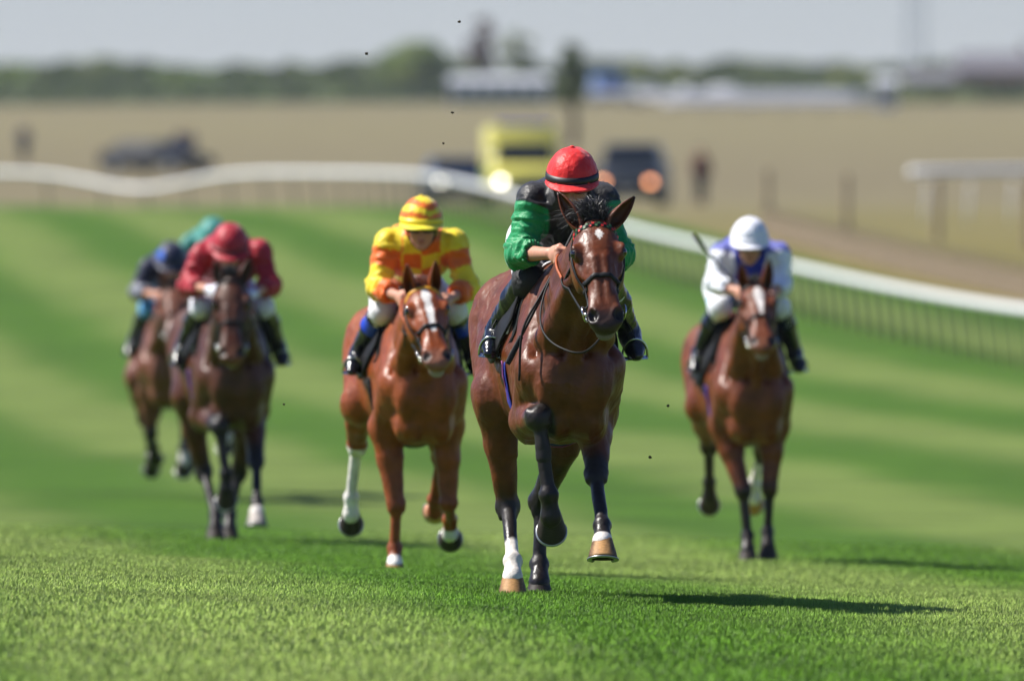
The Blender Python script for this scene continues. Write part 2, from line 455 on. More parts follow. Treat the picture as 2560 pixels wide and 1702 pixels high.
M_TURF = ground_mat('turf', b_turf); M_FIELD = ground_mat('dry_field', b_field)

def grid_mesh(name, xs_of_y, ys, m, dz, label=None):
    rows = []
    for y in ys:
        xs = xs_of_y(y); rows.append(np.c_[xs, np.full(len(xs), y), ground_z(xs, y) + dz])
    nx = len(rows[0]); v = np.vstack(rows); ny = len(ys)
    i = np.arange(ny - 1)[:, None] * nx + np.arange(nx - 1)[None]; i = i.ravel()
    F = np.stack([i, i + 1, i + nx + 1, i + nx], 1)
    o = mesh_obj(name, v, F, m); o['kind'] = 'structure'; return o
_gx = np.unique(np.concatenate([-np.geomspace(60, 5000, 24), np.linspace(-60, 60, 81), np.geomspace(60, 5000, 24)]))
_gy = np.concatenate([np.linspace(-150, 40, 12), np.linspace(45, 120, 60), np.linspace(123, 420, 110), np.geomspace(425, 8500, 60)])
field = grid_mesh('field', lambda y: _gx, _gy, M_FIELD, -.012)
_ty = np.concatenate([np.linspace(-40, 48, 12), np.linspace(49, 82, 160), np.linspace(83, 130, 60), np.linspace(132, 379, 130)])
_u = np.concatenate([np.linspace(0, .55, 24, endpoint=False), np.linspace(.55, 1, 70)])
turf = grid_mesh('racecourse_turf', lambda y: -140 + _u * (rail_x(y - 9) + 3.6 + 140), _ty, M_TURF, 0.0)

# blades of grass where the camera resolves them
def make_grass():
    r = np.random.default_rng(5)
    parts = []
    for (y0, y1, dens, hgt) in ((49.5, 56, 1900, .024), (56, 60, 4000, .022), (60, 67.5, 7600, .020), (67.5, 74, 4600, .020), (74, 82, 2000, .020), (82, 94, 700, .020)):
        hw = .0368 * y1 + 1.2; n = int((y1 - y0) * 2 * hw * dens)
        x = r.uniform(-hw, hw, n); y = r.uniform(y0, y1, n); parts.append((x, y, np.full(n, hgt)))
    x = np.concatenate([p[0] for p in parts]); y = np.concatenate([p[1] for p in parts]); hg = np.concatenate([p[2] for p in parts])
    n = len(x)
    clump = vnoise(np.c_[x * 2.2, y * 1.1, x * 0], 3) * .5 + vnoise(np.c_[x * 7, y * 4, x * 0], 4) * .5
    hg = hg * (.55 + .75 * r.random(n)) * (1 + .35 * clump)
    z = ground_z(x, y) - .004
    az = r.uniform(0, 2 * math.pi, n); lean = np.abs(r.normal(.35, .3, n)); la = r.normal(.6, 1.4, n)
    wd = hg * 0 + .0027 * (.7 + .8 * r.random(n))
    sx, sy = np.cos(az), np.sin(az) * .6
    b = np.c_[x, y, z]; side = np.c_[sx, sy, 0 * sx]
    dl = np.c_[np.cos(la), np.sin(la), 0 * la]
    tip = b + dl * (lean * hg)[:, None] + np.c_[0 * x, 0 * x, hg]
    v = np.stack([b - side * wd[:, None], b + side * wd[:, None], tip], 1).reshape(-1, 3)
    k = np.arange(n)[:, None] * 3; F = np.hstack([k, k + 1, k + 2])
    tone = np.clip(r.normal(3.0, .65, n) + .35 * clump, 1.1, 5.5); dry = (r.random(n) < .06)
    c = np.stack([tone, tone, tone * (1 - .0 * dry)], 1); c[dry] *= V(1.45, 1.2, 1.8)
    col = np.repeat(c, 3, 0)
    m = bpy.data.materials.new('grass_blade'); m.use_nodes = True; t = m.node_tree; P = t.nodes['Principled BSDF']
    P.inputs['Roughness'].default_value = .5; P.inputs['Specular IOR Level'].default_value = .2
    cs, geo = turf_colour(t)
    vc = N_(t, 'ShaderNodeVertexColor', layer_name='col'); mu = N_(t, 'ShaderNodeMix', data_type='RGBA', blend_type='MULTIPLY'); mu.inputs[0].default_value = 1
    t.links.new(cs, mu.inputs[6]); t.links.new(vc.outputs[0], mu.inputs[7]); t.links.new(mu.outputs[2], P.inputs['Base Color'])
    nv = N_(t, 'ShaderNodeVectorMath', operation='MULTIPLY_ADD'); t.links.new(geo.outputs['Normal'], nv.inputs[0]); nv.inputs[1].default_value = (.35, .35, .35); nv.inputs[2].default_value = (0, 0, .8)
    nn = N_(t, 'ShaderNodeVectorMath', operation='NORMALIZE'); t.links.new(nv.outputs[0], nn.inputs[0]); t.links.new(nn.outputs[0], P.inputs['Normal'])
    tr = N_(t, 'ShaderNodeBsdfTranslucent'); t.links.new(nn.outputs[0], tr.inputs['Normal']); t.links.new(mu.outputs[2], tr.inputs[0]); ms = N_(t, 'ShaderNodeMixShader'); ms.inputs[0].default_value = .25
    out = t.nodes['Material Output']; t.links.new(P.outputs[0], ms.inputs[1]); t.links.new(tr.outputs[0], ms.inputs[2]); t.links.new(ms.outputs[0], out.inputs[0])
    o = mesh_obj('grass', v, F, m, None, col=col, smooth_shade=False)
    setp(o, 'short green grass blades of the racecourse round the leading horse', 'grass', None, 'stuff')
make_grass()
# ------------------------------------------------------------------ horses
def rotx(v, deg):
    """pitch: positive turns the forward direction (-Y) down"""
    a = math.radians(deg); c, s = math.cos(a), math.sin(a)
    return V(v[0], v[1] * c - v[2] * s, v[1] * s + v[2] * c) if True else v
def pitch(v, deg): return rotx(v, deg)

M_EYE = mat('wet_eye', lin(18, 10, 8), rough=0.06, spec=0.8)
M_LEATHER = mat('black_leather', lin(20, 19, 20), rough=0.55, spec=.3, var=0.25, var_scale=30, bump=(90, 0.3), bump_dist=0.001)
M_LEATHER_WORN = mat('worn_leather', lin(60, 56, 54), rough=0.5, var=0.2, var_scale=40)
M_RUBBER = mat('rein_rubber', lin(176, 88, 44), rough=0.6, var=0.2, var_scale=60)
M_STEEL = mat('steel', lin(205, 205, 200), rough=0.22, metal=1.0)
M_SHOE = mat('alloy_shoe', lin(170, 172, 170), rough=0.35, metal=0.8)
M_COAT = mat('horse_coat', attr=True, rough=0.46, spec=0.36, var=0.28, var_scale=13, bump=(48, 0.6), bump_dist=0.006, coat=0.03, coat_rough=0.25, rough_var=.16)
M_HOOF = mat('hoof_horn', attr=True, rough=0.6, spec=.3, var=0.25, var_scale=60, bump=(120, 0.3), bump_dist=0.001, stretch=(1, 1, 4))
M_HAIR_BLACK = mat('black_hair', lin(26, 23, 23), rough=0.42, var=0.3, var_scale=60)
M_HAIR_RED = mat('chestnut_hair', lin(120, 62, 34), rough=0.45, var=0.3, var_scale=60)

TR_Y = [-.42, -.36, -.26, -.12, .05, .25, .5, .75, .95, 1.12, 1.24, 1.31]
TR_Z = [1.02, 1.02, 1.02, 1.05, 1.09, 1.09, 1.10, 1.16, 1.20, 1.18, 1.15, 1.12]
TR_W = [.095, .15, .192, .215, .232, .252, .264, .252, .262, .245, .19, .07]
TR_H = [.13, .20, .28, .345, .395, .40, .375, .33, .295, .27, .21, .09]
TRUNK = table(TR_Y, TR_Z, TR_W, TR_H)

HD_T = [0, .08, .17, .27, .36, .46, .56, .66, .76, .86, .94, 1.0]
HD_F = [-.02, .022, .044, .052, .050, .043, .036, .031, .029, .031, .022, -.01]
HD_B = [-.09, -.15, -.185, -.20, -.195, -.165, -.13, -.107, -.095, -.088, -.075, -.045]
HD_W = [.058, .086, .106, .114, .110, .095, .079, .070, .066, .068, .063, .036]
HEADT = table(HD_T, HD_F, HD_B, HD_W)

def strands(name, roots, dirs, length, width, m, parent, seg=4, droop=0.0, spread=0.25, wind=(0, 0, 0), r=None, lvar=0.4):
    r = r or np.random.default_rng(3)
    n = len(roots); vs = []; fs = []
    roots = np.asarray(roots); dirs = np.asarray(dirs)
    d = dirs + r.normal(0, spread, (n, 3)); d /= np.linalg.norm(d, axis=1)[:, None]
    L = length * (1 - lvar * r.random(n))
    side = np.cross(d, r.normal(0, 1, (n, 3))); side /= np.linalg.norm(side, axis=1)[:, None]
    wv = np.asarray(wind, float); curl = r.normal(0, 0.12, (n, 3))
    P = []
    for i in range(seg + 1):
        t = i / seg
        p = roots + d * (L * t)[:, None] + (wv[None] + curl * 1.0) * (L * t * t)[:, None] + V(0, 0, -droop)[None] * (L * t * t)[:, None]
        P.append(p)
    V_ = []
    for i in range(seg + 1):
        ww = width * (1 - 0.85 * (i / seg) ** 1.5) * 0.5
        V_ += [P[i] - side * ww, P[i] + side * ww]
    vv = np.stack(V_, 1).reshape(-1, 3); k = 2 * (seg + 1)
    base = np.arange(n)[:, None] * k
    F = np.vstack([np.hstack([base + 2 * i, base + 2 * i + 1, base + 2 * i + 3, base + 2 * i + 2]) for i in range(seg)])
    return mesh_obj(name, vv, F, m, parent)

def make_hoof(parent, cor, f, u, colours, size=1.0):
    f = nrm(f); u = nrm(u - np.dot(u, f) * f); R = np.cross(f, u)
    n = 28; th = np.linspace(0, 2 * math.pi, n, endpoint=False)
    cx, sx = np.cos(th), np.sin(th)
    levels = [(.018, .040, .036, .038, -.004), (0.0, .046, .040, .043, 0), (-.012, .0485, .042, .046, .004), (-.04, .056, .046, .053, .016), (-.07, .063, .050, .060, .028), (-.078, .064, .051, .061, .030)]
    rings = []; hh = []
    for (z, rf, rb, rl, off) in levels:
        fr = np.where(cx > 0, rf, rb) * np.sign(cx) * np.abs(cx) ** np.where(cx > 0, 1.0, 0.72)
        p = cor + size * (u[None] * z + f[None] * (off + fr[:, None]) + R[None] * (rl * sx)[:, None]); rings.append(p); hh += [z] * n
    z0 = levels[-1]
    for (z, sc) in ((-.078, .80), (-.066, .70), (-.064, .05)):
        fr = np.where(cx > 0, z0[1], z0[2]) * np.sign(cx) * np.abs(cx) ** np.where(cx > 0, 1.0, 0.72)
        rings.append(cor + size * (u[None] * z + f[None] * (.030 + sc * fr[:, None]) + R[None] * (sc * z0[3] * sx)[:, None])); hh += [-.2] * n
    v = np.vstack(rings); m = len(rings); hh = np.array(hh)
    F = [(i * n + j, i * n + (j + 1) % n, (i + 1) * n + (j + 1) % n, (i + 1) * n + j) for i in range(m - 1) for j in range(n)]
    F += [tuple(range(n))[::-1], tuple(range((m - 1) * n, m * n))]
    lat = ((v - cor) @ R)
    c0, c1 = [np.asarray(x) for x in colours]
    k = np.clip(smooth(.026, .050, np.abs(lat - .006) + .016 * vnoise(v * 60, 3)) * 0.75 + .30 * smooth(.1, .6, vnoise(v * V(70, 70, 30), 8)), 0, 1)
    k = np.maximum(k, smooth(-.012, .004, hh) * 0.55)
    C = c0[None] * (1 - k[:, None]) + c1[None] * k[:, None]
    C[hh < -.1] = lin(40, 36, 32)
    o = mesh_obj('hoof', v, F, M_HOOF, parent, col=C)
    # shoe: flat bar following the front of the wall
    a = np.linspace(-2.35, 2.35, 26); ca = np.cos(a)
    fr = np.where(ca > 0, .060, .048) * np.sign(ca) * np.abs(ca) ** np.where(ca > 0, 1.0, .72)
    P = cor + size * (u[None] * -.0835 + f[None] * (.030 + fr[:, None]) + R[None] * (.0565 * np.sin(a))[:, None])
    v2, f2 = tube_geo(P, .0115 * size, 6, True, 0.45, u)
    mesh_obj('shoe', v2, f2, M_SHOE, o)
    return o

def make_horse(S):
    """S: dict with the pose (joints, metres, x to the picture's right, y away, z up) and the colours"""
    h = S['voxel']; r = np.random.default_rng(S.get('seed', 1))
    root = empty(S['name'], S['loc']); setp(root, S['label'], 'horse', 'race horses at a gallop')
    O, NO = V(*S['poll']), V(*S['nose'])
    xc0, xcs = S['xc']
    xc = lambda y: xc0 + xcs * y
    A = nrm(NO - O); Lh = float(np.linalg.norm(NO - O))
    roll = V(*S.get('headR', (1, 0.0, 0)))
    Rt = nrm(roll - np.dot(roll, A) * A); Fr = np.cross(A, Rt); Fr = Fr if Fr[1] < 0 else -Fr
    HP = lambda t, rr, f: O + A * (t * Lh) + Rt * rr + Fr * f
    legs = S['legs']
    pts = [O, NO] + [p for L in legs.values() for k, p in L.items() if k in ('top', 'mid', 'fet')]
    lo = np.min([np.array(p, float) for p in pts], 0); hi = np.max([np.array(p, float) for p in pts], 0)
    lo = np.minimum(lo, [xc(1.3) - .36, -.5, .6]) - [.16, .16, .22]; hi = np.maximum(hi, [xc(-.3) + .32, 1.35, 1.55]) + [.14, .12, .12]
    G = Field(lo, hi, h)
    # trunk
    def trunk(X, Y, Z):
        zc, ww, hh = TRUNK(Y.ravel()); sh = (1, -1, 1)
        zc, ww, hh = zc.reshape(sh).astype(np.float32), ww.reshape(sh).astype(np.float32), hh.reshape(sh).astype(np.float32)
        e = (Z - zc) / hh; up = np.clip(e, 0, 1)
        nar = 1 - (0.42 - 0.22 * smooth(.5, 1.0, Y)) * up * up
        q = np.sqrt(((X - xc(Y)) / (ww * nar)) ** 2 + e ** 2)
        d = (q - 1) * np.minimum(ww, hh)
        over = np.maximum(np.maximum(-.42 - Y, Y - 1.31), 0)
        return np.where(over > 0, np.sqrt(np.maximum(d, 0) ** 2 + over ** 2) + 0.002, d)
    G.put(trunk, (xc(1.2) - .35, -.42, .65), (xc(-.3) + .33, 1.31, 1.55), 0.0)
    # withers and croup
    G.rc((xc(-.05), -.05, 1.40), (xc(.3), .30, 1.43), .07, .05, .10)
    G.rc((xc(.8), .8, 1.42), (xc(1.15), 1.15, 1.36), .075, .06, .09)
    # neck: deep oval, base in the shoulders
    nb, nm, nt_ = V(xc(-.1), -.10, 1.20), V(xc(-.3) * .7 + O[0] * .3, -.40, 1.37), O + V(0, .12, -.10)
    nt2 = O + V(0, .05, -.075)
    side = V(1, 0, 0)
    G.rc(nb, nm, .285, .205, .09, side, .62)
    G.rc(nm, nt_, .195, .135, .05, side, .62)
    G.rc(nt_, nt2, .13, .105, .04, side, .68)
    # windpipe and neck muscles
    G.rc(V(xc(-.35), -.36, 1.10), HP(.30, 0, -.20), .065, .045, .06)
    for s in (-1, 1):
        G.rc(V(xc(-.3) + s * .12, -.30, 1.10), HP(.22, s * .055, -.16), .075, .04, .05)
    NECKGROOVE = []
    # breast
    for s in (-1, 1):
        G.ell((xc(-.38) + s * .083, -.365, .985), (.088, .085, .15), .045)
        G.ell((xc(-.3) + s * .075, -.27, .80), (.085, .12, .10), .05)
        NECKGROOVE.append(s)
    G.rc((xc(-.45), -.485, 1.05), (xc(-.45), -.455, .84), .010, .016, .03, op='s')
    # head
    def head(X, Y, Z):
        px, py, pz = X - O[0], Y - O[1], Z - O[2]
        t = (px * A[0] + py * A[1] + pz * A[2]) / Lh; rr = px * Rt[0] + py * Rt[1] + pz * Rt[2]; f = px * Fr[0] + py * Fr[1] + pz * Fr[2]
        tc = np.clip(t, 0, 1); a, b, ww = HEADT(tc.ravel()); a, b, ww = a.reshape(tc.shape), b.reshape(tc.shape), ww.reshape(tc.shape)
        ce, hd = (a + b) / 2, (a - b) / 2; e = (f - ce) / hd
        # jaw narrower underneath, cheeks wide in the middle
        wl = ww * (1 - 0.30 * np.clip(-e, 0, 1) ** 2 - 0.10 * np.clip(e, 0, 1))
        q = (np.abs(rr / wl) ** 2.5 + np.abs(e) ** 2.5) ** 0.4
        d = (q - 1) * np.minimum(wl, hd)
        ov = np.abs(t - tc) * Lh
        return np.where(ov > 0, np.sqrt(np.maximum(d, 0) ** 2 + ov ** 2) + 0.003, d)
    P8 = np.array([HP(t, x, f) for t in (-.02, 1.02) for x in (-.14, .14) for f in (-.22, .07)])
    G.put(head, P8.min(0), P8.max(0), .035)
    ax = (Rt, A, Fr)
    for s in (-1, 1):
        G.ell(HP(.312, s * .098, .012), (.022, .044, .028), .026, ax)          # orbit
        G.chain([HP(.262, s * .104, .030), HP(.300, s * .112, .034), HP(.345, s * .108, .034)], [.007, .009, .006], .010)  # upper lid
        G.ell(HP(.36, s * .078, -.105), (.036, .105, .075), .03, ax)           # cheek
        G.rc(HP(.41, s * .095, -.014), HP(.62, s * .068, -.014), .013, .008, .016)  # facial crest
        G.rc(HP(.46, s * .060, .030), HP(.60, s * .060, -.02), .004, .004, .012)
        G.rc(HP(.40, s * .026, .036), HP(.80, s * .020, .020), .017, .013, .02)    # nasal bones
        G.ell(HP(.19, s * .084, .050), (.015, .028, .014), .03, ax, op='s')    # hollow over the eye
        G.ell(HP(.885, s * .052, .004), (.030, .052, .036), .018, ax)          # nostril wing
        G.ell(HP(.77, s * .048, .004), (.02, .06, .022), .02, ax)
        G.ell(HP(.66, s * .078, -.030), (.018, .08, .018), .03, ax, op='s')    # hollow of the cheek
        G.ell(HP(.326, s * .120, .022), (.016, .024, .017), .006, ax, op='s')  # socket
        G.ell(HP(.900, s * .064, .034), (.0200, .036, .028), .010, ax, op='s') # nostril
        G.ell(HP(.91, s * .054, .024), (.017, .026, .022), .008, ax, op='s')
    G.ell(HP(.965, 0, -.012), (.052, .034, .036), .022, ax)                    # upper lip
    G.ell(HP(.93, 0, -.082), (.042, .044, .022), .02, ax)                     # lower lip
    G.ell(HP(.88, 0, -.094), (.034, .04, .022), .02, ax)                       # chin
    G.ell(HP(1.00, 0, -.058), (.07, .05, .005), .012, ax, op='s')              # mouth
    # legs
    leginfo = []
    for key, L in legs.items():
        s = -1 if key[1] == 'l' else 1
        K, Ft = V(*L['mid']), V(*L['fet'])
        pd = pitch(V(L.get('dx', 0), -.50, -.86), L['pp']); pd = nrm(pd)
        Cn = Ft + pd * .098
        hf = pitch(V(L.get('dx', 0) * .5, -1, 0), L['hp']); hu = pitch(V(0, 0, 1), L['hp'])
        segd = nrm(Ft - K); back = V(0, 1, 0) - segd * segd[1]
        if np.linalg.norm(back) < .3: back = -nrm(hf)
        back = nrm(back - segd * np.dot(back, segd))
        if L.get('flip'): back = -back
        if key[0] == 'f':
            E = V(*L['top']); sp = V(xc(-.26) + s * .142, -.265, 1.03)
            sc_top = V(xc(.08) + s * .10, .08, 1.34)
            G.rc(sc_top, sp, .085, .100, .06, (1, 0, 0), .72)
            G.rc(sp, E, .100, .086, .05)
            G.rc(V(xc(.12) + s * .155, .16, 1.08), E, .125, .085, .06, (1, 0, 0), .62)   # triceps
            mid = E + (K - E) * .42
            G.rc(E, mid, .086, .066, .045); G.rc(mid, K, .068, .046, .03)
            fw = nrm(np.cross(nrm(K - E), V(1, 0, 0))); fw = fw if fw[1] < 0 else -fw
            G.rc(E + fw * .035, mid + fw * .02, .055, .040, .03)                       # front of the forearm
            G.ell(K, (.045, .044, .052), .018, (V(1, 0, 0), nrm(np.cross(segd, V(1, 0, 0))), segd))
            G.ell(K + segd * .024 - back * .020, (.036, .022, .018), .010); G.ell(K - segd * .016 - back * .022, (.034, .020, .018), .010)
            for q in (-1, 1):
                G.ell(K + V(q * .040, 0, 0) - segd * .020, (.014, .024, .020), .012); G.ell(K + V(q * .036, 0, 0) + segd * .022, (.014, .022, .016), .010)
            G.ell(K + back * .036, (.016, .018, .026), .012)
            r1, r2 = .0300, .0275
            chain = [sp, E, K, Ft, Cn]
        else:
            St = V(*L['top']); hip = V(xc(1.0) + s * .135, .98, 1.24)
            G.rc(hip, St, .185, .125, .07, (1, 0, 0), .72)
            but = V(xc(1.15) + s * .115, 1.17, 1.10)
            mid = St + (K - St) * .45
            G.rc(but, mid + V(0, .05, 0), .125, .062, .07, (1, 0, 0), .80)
            G.rc(St, mid, .112, .073, .05, (1, 0, 0), .85); G.rc(mid, K, .072, .044, .03)
            hock_up = nrm(mid - K)
            ph = K + back * .048 + hock_up * .050                                       # point of hock
            G.rc(mid + back * .06, ph, .022, .020, .025)
            G.rc(ph, K + segd * .05 + back * .016, .024, .022, .018)
            G.ell(K, (.050, .052, .058), .022, (V(1, 0, 0), nrm(np.cross(segd, V(1, 0, 0))), segd))
            for q in (-1, 1): G.ell(K + V(q * .042, 0, -.01), (.015, .028, .034), .012); G.ell(K + V(q * .030, -.02, -.045), (.014, .02, .03), .014)
            r1, r2 = .0315, .0275
            chain = [hip, St, K, Ft, Cn]
        G.rc(K + segd * .02, Ft, r1, r2, .016)
        G.rc(K + segd * .05 + back * .021, Ft + back * .020 - segd * .02, .0165, .0165, .012)   # tendons
        G.ell(Ft, (.041, .040, .040), .016)
        for q in (-1, 1): G.ell(Ft + V(q * .026, 0, 0) + back * .014, (.017, .020, .022), .012)
        G.ell(Ft + back * .026 + segd * .008, (.024, .020, .026), .014)
        G.rc(Ft, Cn, .032, .043, .014)
        G.rc(Cn, Cn + nrm(hf) * .010 - nrm(hu) * .010, .045, .043, .010)
        leginfo.append((key, chain, L, Cn, hf, hu))
    for s in NECKGROOVE:
        G.rc((xc(-.12) + s * .115, -.14, 1.37), (xc(-.34) + s * .165, -.35, 1.10), .008, .009, .07, op='s')       # in front of the shoulder blade
        G.rc((xc(.0) + s * .21, .02, 1.26), (xc(-.12) + s * .25, -.10, 1.02), .010, .010, .05, op='s')             # along the shoulder blade
        G.rc((xc(.2) + s * .27, .27, 1.16), (xc(.08) + s * .255, .12, .86), .012, .012, .05, op='s')               # behind the upper arm
        G.rc((xc(.85) + s * .285, .80, 1.22), (xc(.8) + s * .29, .66, .98), .012, .012, .06, op='s')               # front of the thigh
        G.rc((xc(1.1) + s * .25, 1.16, 1.22), (xc(1.05) + s * .27, 1.05, .92), .010, .012, .05, op='s')            # back of the thigh
        G.rc(HP(.40, s * .05, -.185), V(xc(-.38) + s * .055, -.42, 1.10), .010, .012, .045, op='s')               # jugular groove
    vts, F = G.mesh(2)
    # broad muscle and vein relief
    N = vnormals(vts, F)
    wq = vts + .03 * np.stack([vnoise(vts * 5, 41), vnoise(vts * 5, 42), vnoise(vts * 5, 43)], 1)
    rid = lambda f_, sd: 1 - 2 * np.abs(vnoise(wq * f_, sd))
    rel = .0058 * rid(V(9, 6, 3.2), 3) + .0034 * rid(V(18, 12, 7), 5) + .0016 * rid(V(36, 30, 20), 6)
    t_, r_, f_ = (vts - O) @ A / Lh, (vts - O) @ Rt, (vts - O) @ Fr
    hm = (t_ > -.05) & (np.abs(r_) < .14) & (f_ > -.24) & (f_ < .12) & (t_ < 1.1)
    rel[hm] *= .30
    rel *= np.where(vts[:, 2] < .62, .45, 1.0)
    vts = vts + N * rel[:, None]
    # ---- colours of the coat
    C_ = {k: np.asarray(v) for k, v in S['col'].items()}
    col = np.tile(C_['base'], (len(vts), 1))
    nz = vnoise(vts * 6, 9)
    def blend(k, c):
        nonlocal col
        k = np.clip(k, 0, 1)[:, None]; col = col * (1 - k) + np.asarray(c)[None] * k
    under = smooth(.30, .0, np.abs(vts[:, 0] - xc(vts[:, 1]))) * smooth(.95, .75, vts[:, 2]) * (vts[:, 1] < .0) * .0
    blend(S.get('neckdark', .0) * smooth(1.0, 1.5, vts[:, 2]) * smooth(.2, -.3, vts[:, 1]) * (~hm), C_['points'])
    for (key, ch, L, Cn, hf, hu) in leginfo:
        best = np.full(len(vts), 9.0); par = np.zeros(len(vts))
        for i in range(len(ch) - 1):
            a, b = ch[i], ch[i + 1]; ba = b - a; t = np.clip((vts - a) @ ba / (ba @ ba), 0, 1)
            d = np.linalg.norm(vts - a - t[:, None] * ba, axis=1)
            m = d < best; best = np.where(m, d, best); par = np.where(m, i + t, par)
        lim = np.where(par > 1.6, .085, .12); near = smooth(lim, lim * .75, best)
        b0 = L.get('black', S.get('black', 9))
        blend(near * smooth(b0 - .34, b0 + .10, par + .16 * nz + .10 * vnoise(vts * 22, 12)), C_['points'])
        if L.get('white'): blend(near * smooth(L['white'] - .04, L['white'] + .04, par + .07 * nz), C_['white'])
    # head markings: muzzle, star or blaze, paler skin round the nose
    if hm.any():
        k = hm * smooth(.80, .93, t_ + .02 * nz) * S.get('muzzle', 1.0)
        blend(k, C_['muzzle'])
        blend(hm * smooth(.93, .99, t_) * smooth(-.01, -.05, f_) * .5, lin(120, 105, 98))
        blend(hm * smooth(-.045, -.07, f_) * smooth(.86, .92, t_) * S.get('pale_lip', .7), lin(165, 150, 140))
        for (t0, t1, r0, w0, w1) in S.get('marks', []):
            cw = np.interp(t_, [t0, (t0 + t1) / 2, t1], [w0 * .35, w0, w1]); ce = np.interp(t_, [t0, t1], r0)
            blend(hm * smooth(1.15, .75, np.abs(r_ - ce + .006 * nz) / np.maximum(cw, 1e-3)) * smooth(t0 - .02, t0 + .01, t_) * smooth(t1 + .02, t1 - .01, t_) * (f_ > .0), C_['white'])
        for s in (-1, 1):
            blend(hm * smooth(.034, .018, np.linalg.norm(vts - HP(.326, s * .116, .020), axis=1)) * .9, C_['points'])
            blend(hm * smooth(.045, .02, np.linalg.norm(vts - HP(.905, s * .062, .026), axis=1)) * .95, lin(14, 11, 11))
    body = mesh_obj('body', vts, F, M_COAT, root, col=col)
    # ---- eyes, ears
    for s in (-1, 1):
        mb = MB(); th = np.linspace(0, math.pi, 9); ph = np.linspace(0, 2 * math.pi, 14, endpoint=False)
        c = HP(.326, s * .1010, .014)
        v = [c + .0255 * V(math.sin(a) * math.cos(b), math.sin(a) * math.sin(b), math.cos(a)) for a in th for b in ph]
        f = [(i * 14 + j, i * 14 + (j + 1) % 14, (i + 1) * 14 + (j + 1) % 14, (i + 1) * 14 + j) for i in range(8) for j in range(14)]
        mesh_obj('eye', v, f, M_EYE, root)
        # ear
        tip = V(*S['ears'][0 if s < 0 else 1]); base = HP(.045, s * .058, -.030)
        d = nrm(tip - base); Le = np.linalg.norm(tip - base)
        open_d = nrm(V(s * .45, -1, .1) + d * .0); open_d = nrm(open_d - d * np.dot(open_d, d)); sd = np.cross(d, open_d)
        rows = []; crow = []
        prof = table([0, .15, .4, .65, .85, 1.0], [.026, .033, .036, .028, .015, .0015])
        nu = 15; nv = 15
        for i in range(nu):
            u = i / (nu - 1); rr = prof(np.array([u]))[0][0]; half = np.interp(u, [0, .12, .3, 1], [math.pi * .99, 2.7, 2.25, 1.7])
            for j in range(nv):
                a = -half + 2 * half * j / (nv - 1)
                rows.append(base - d * .015 + d * (Le + .015) * u + sd * (rr * .95 * math.sin(a)) - open_d * (rr * math.cos(a)) + open_d * (.012 * math.sin(u * 2.6)))
                k = smooth(.75, 1.0, u); crow.append(C_['base'] * (1 - .8 * k) + C_['points'] * .8 * k)
        f = [(i * nv + j, i * nv + j + 1, (i + 1) * nv + j + 1, (i + 1) * nv + j) for i in range(nu - 1) for j in range(nv - 1)]
        ear = mesh_obj('ear', rows, f, M_COAT, root, col=np.array(crow))
        so = ear.modifiers.new('skin', 'SOLIDIFY'); so.thickness = .007; so.offset = 0
    # ---- hooves
    for (key, ch, L, Cn, hf, hu) in leginfo:
        make_hoof(root, Cn, V(*hf), V(*hu), L['hoof'], 1.08)
    # ---- mane, forelock, tail
    hair = S['hair']; q = S.get('hairq', 1.0)
    n = int(900 * q); tt = r.random(n)
    crest = O[None] + V(0, .06, .0)[None]
    roots_ = []
    Pc = catmull([O + V(0, .04, .01), O * .55 + V(xc(-.2), -.15, 1.52) * .45 + V(0, 0, .055), V(xc(-.05), -.05, 1.50)], 20)
    fi = tt * (len(Pc) - 1); i0 = np.clip(fi.astype(int), 0, len(Pc) - 2); roots_ = Pc[i0] + (Pc[i0 + 1] - Pc[i0]) * (fi - i0)[:, None]
    roots_ = G.snap(roots_ + r.normal(0, .008, (n, 3)), -.004)
    strands('mane', roots_, np.tile(V(S.get('manex', -.35), .55, .75), (n, 1)), .10, .005 / q ** .5, hair, root, 5, .8, .22, (0, .35, .0), r)
    n = int(5000 * q)
    bp = HP(.0, 0, -.02)
    roots_ = bp + Rt * r.normal(0, .022, n)[:, None] + A * (r.random(n) * .07 - .045)[:, None] + Fr * (r.normal(0, .01, n) + .004)[:, None]
    roots_ = G.snap(roots_, -.004)
    strands('forelock', roots_, np.tile(V(*S.get('foredir', (-.15, .25, 1.0))), (n, 1)), S.get('forelen', .13), .0024 / q ** .5, hair, root, 6, .60, .36, (-.1, .25, -.05), r, .7)
    n = int(900 * q)
    tb = V(xc(1.33), 1.31, 1.24)
    roots_ = tb + r.normal(0, .02, (n, 3))
    strands('tail', roots_, np.tile(V(.04, 1.0, .10), (n, 1)), .70, .009 / q ** .5, hair, root, 6, .35, .07, (0, 0, 0), r)
    # ---- bridle
    br = empty('bridle', (0, 0, 0)); br.parent = root
    def ring(t, angs, off=.004, slope=0.0):
        a = np.radians(angs); c0 = HP(t, 0, -.07 if t < .5 else -.035)
        D = np.cos(a)[:, None] * Fr[None] + np.sin(a)[:, None] * Rt[None]
        c = c0[None] + A[None] * (slope * (1 - np.cos(a)))[:, None]
        return G.onto(c, D, off, .3)
    def strap(name, P, w_, m, thick=.35, parent=br):
        P = np.asarray(P, float)
        cen = HP(.4, 0, -.06)
        outw = P - cen; outw = outw - (outw @ A)[:, None] * A[None]
        v, f = tube_geo(P, w_, 8, True, thick, outw); return mesh_obj(name, v, f, m, parent)
    bb = ring(.085, np.linspace(-88, 88, 25), .006, .02)
    bo = strap('browband', bb, .013, S['brow_m'], .5)
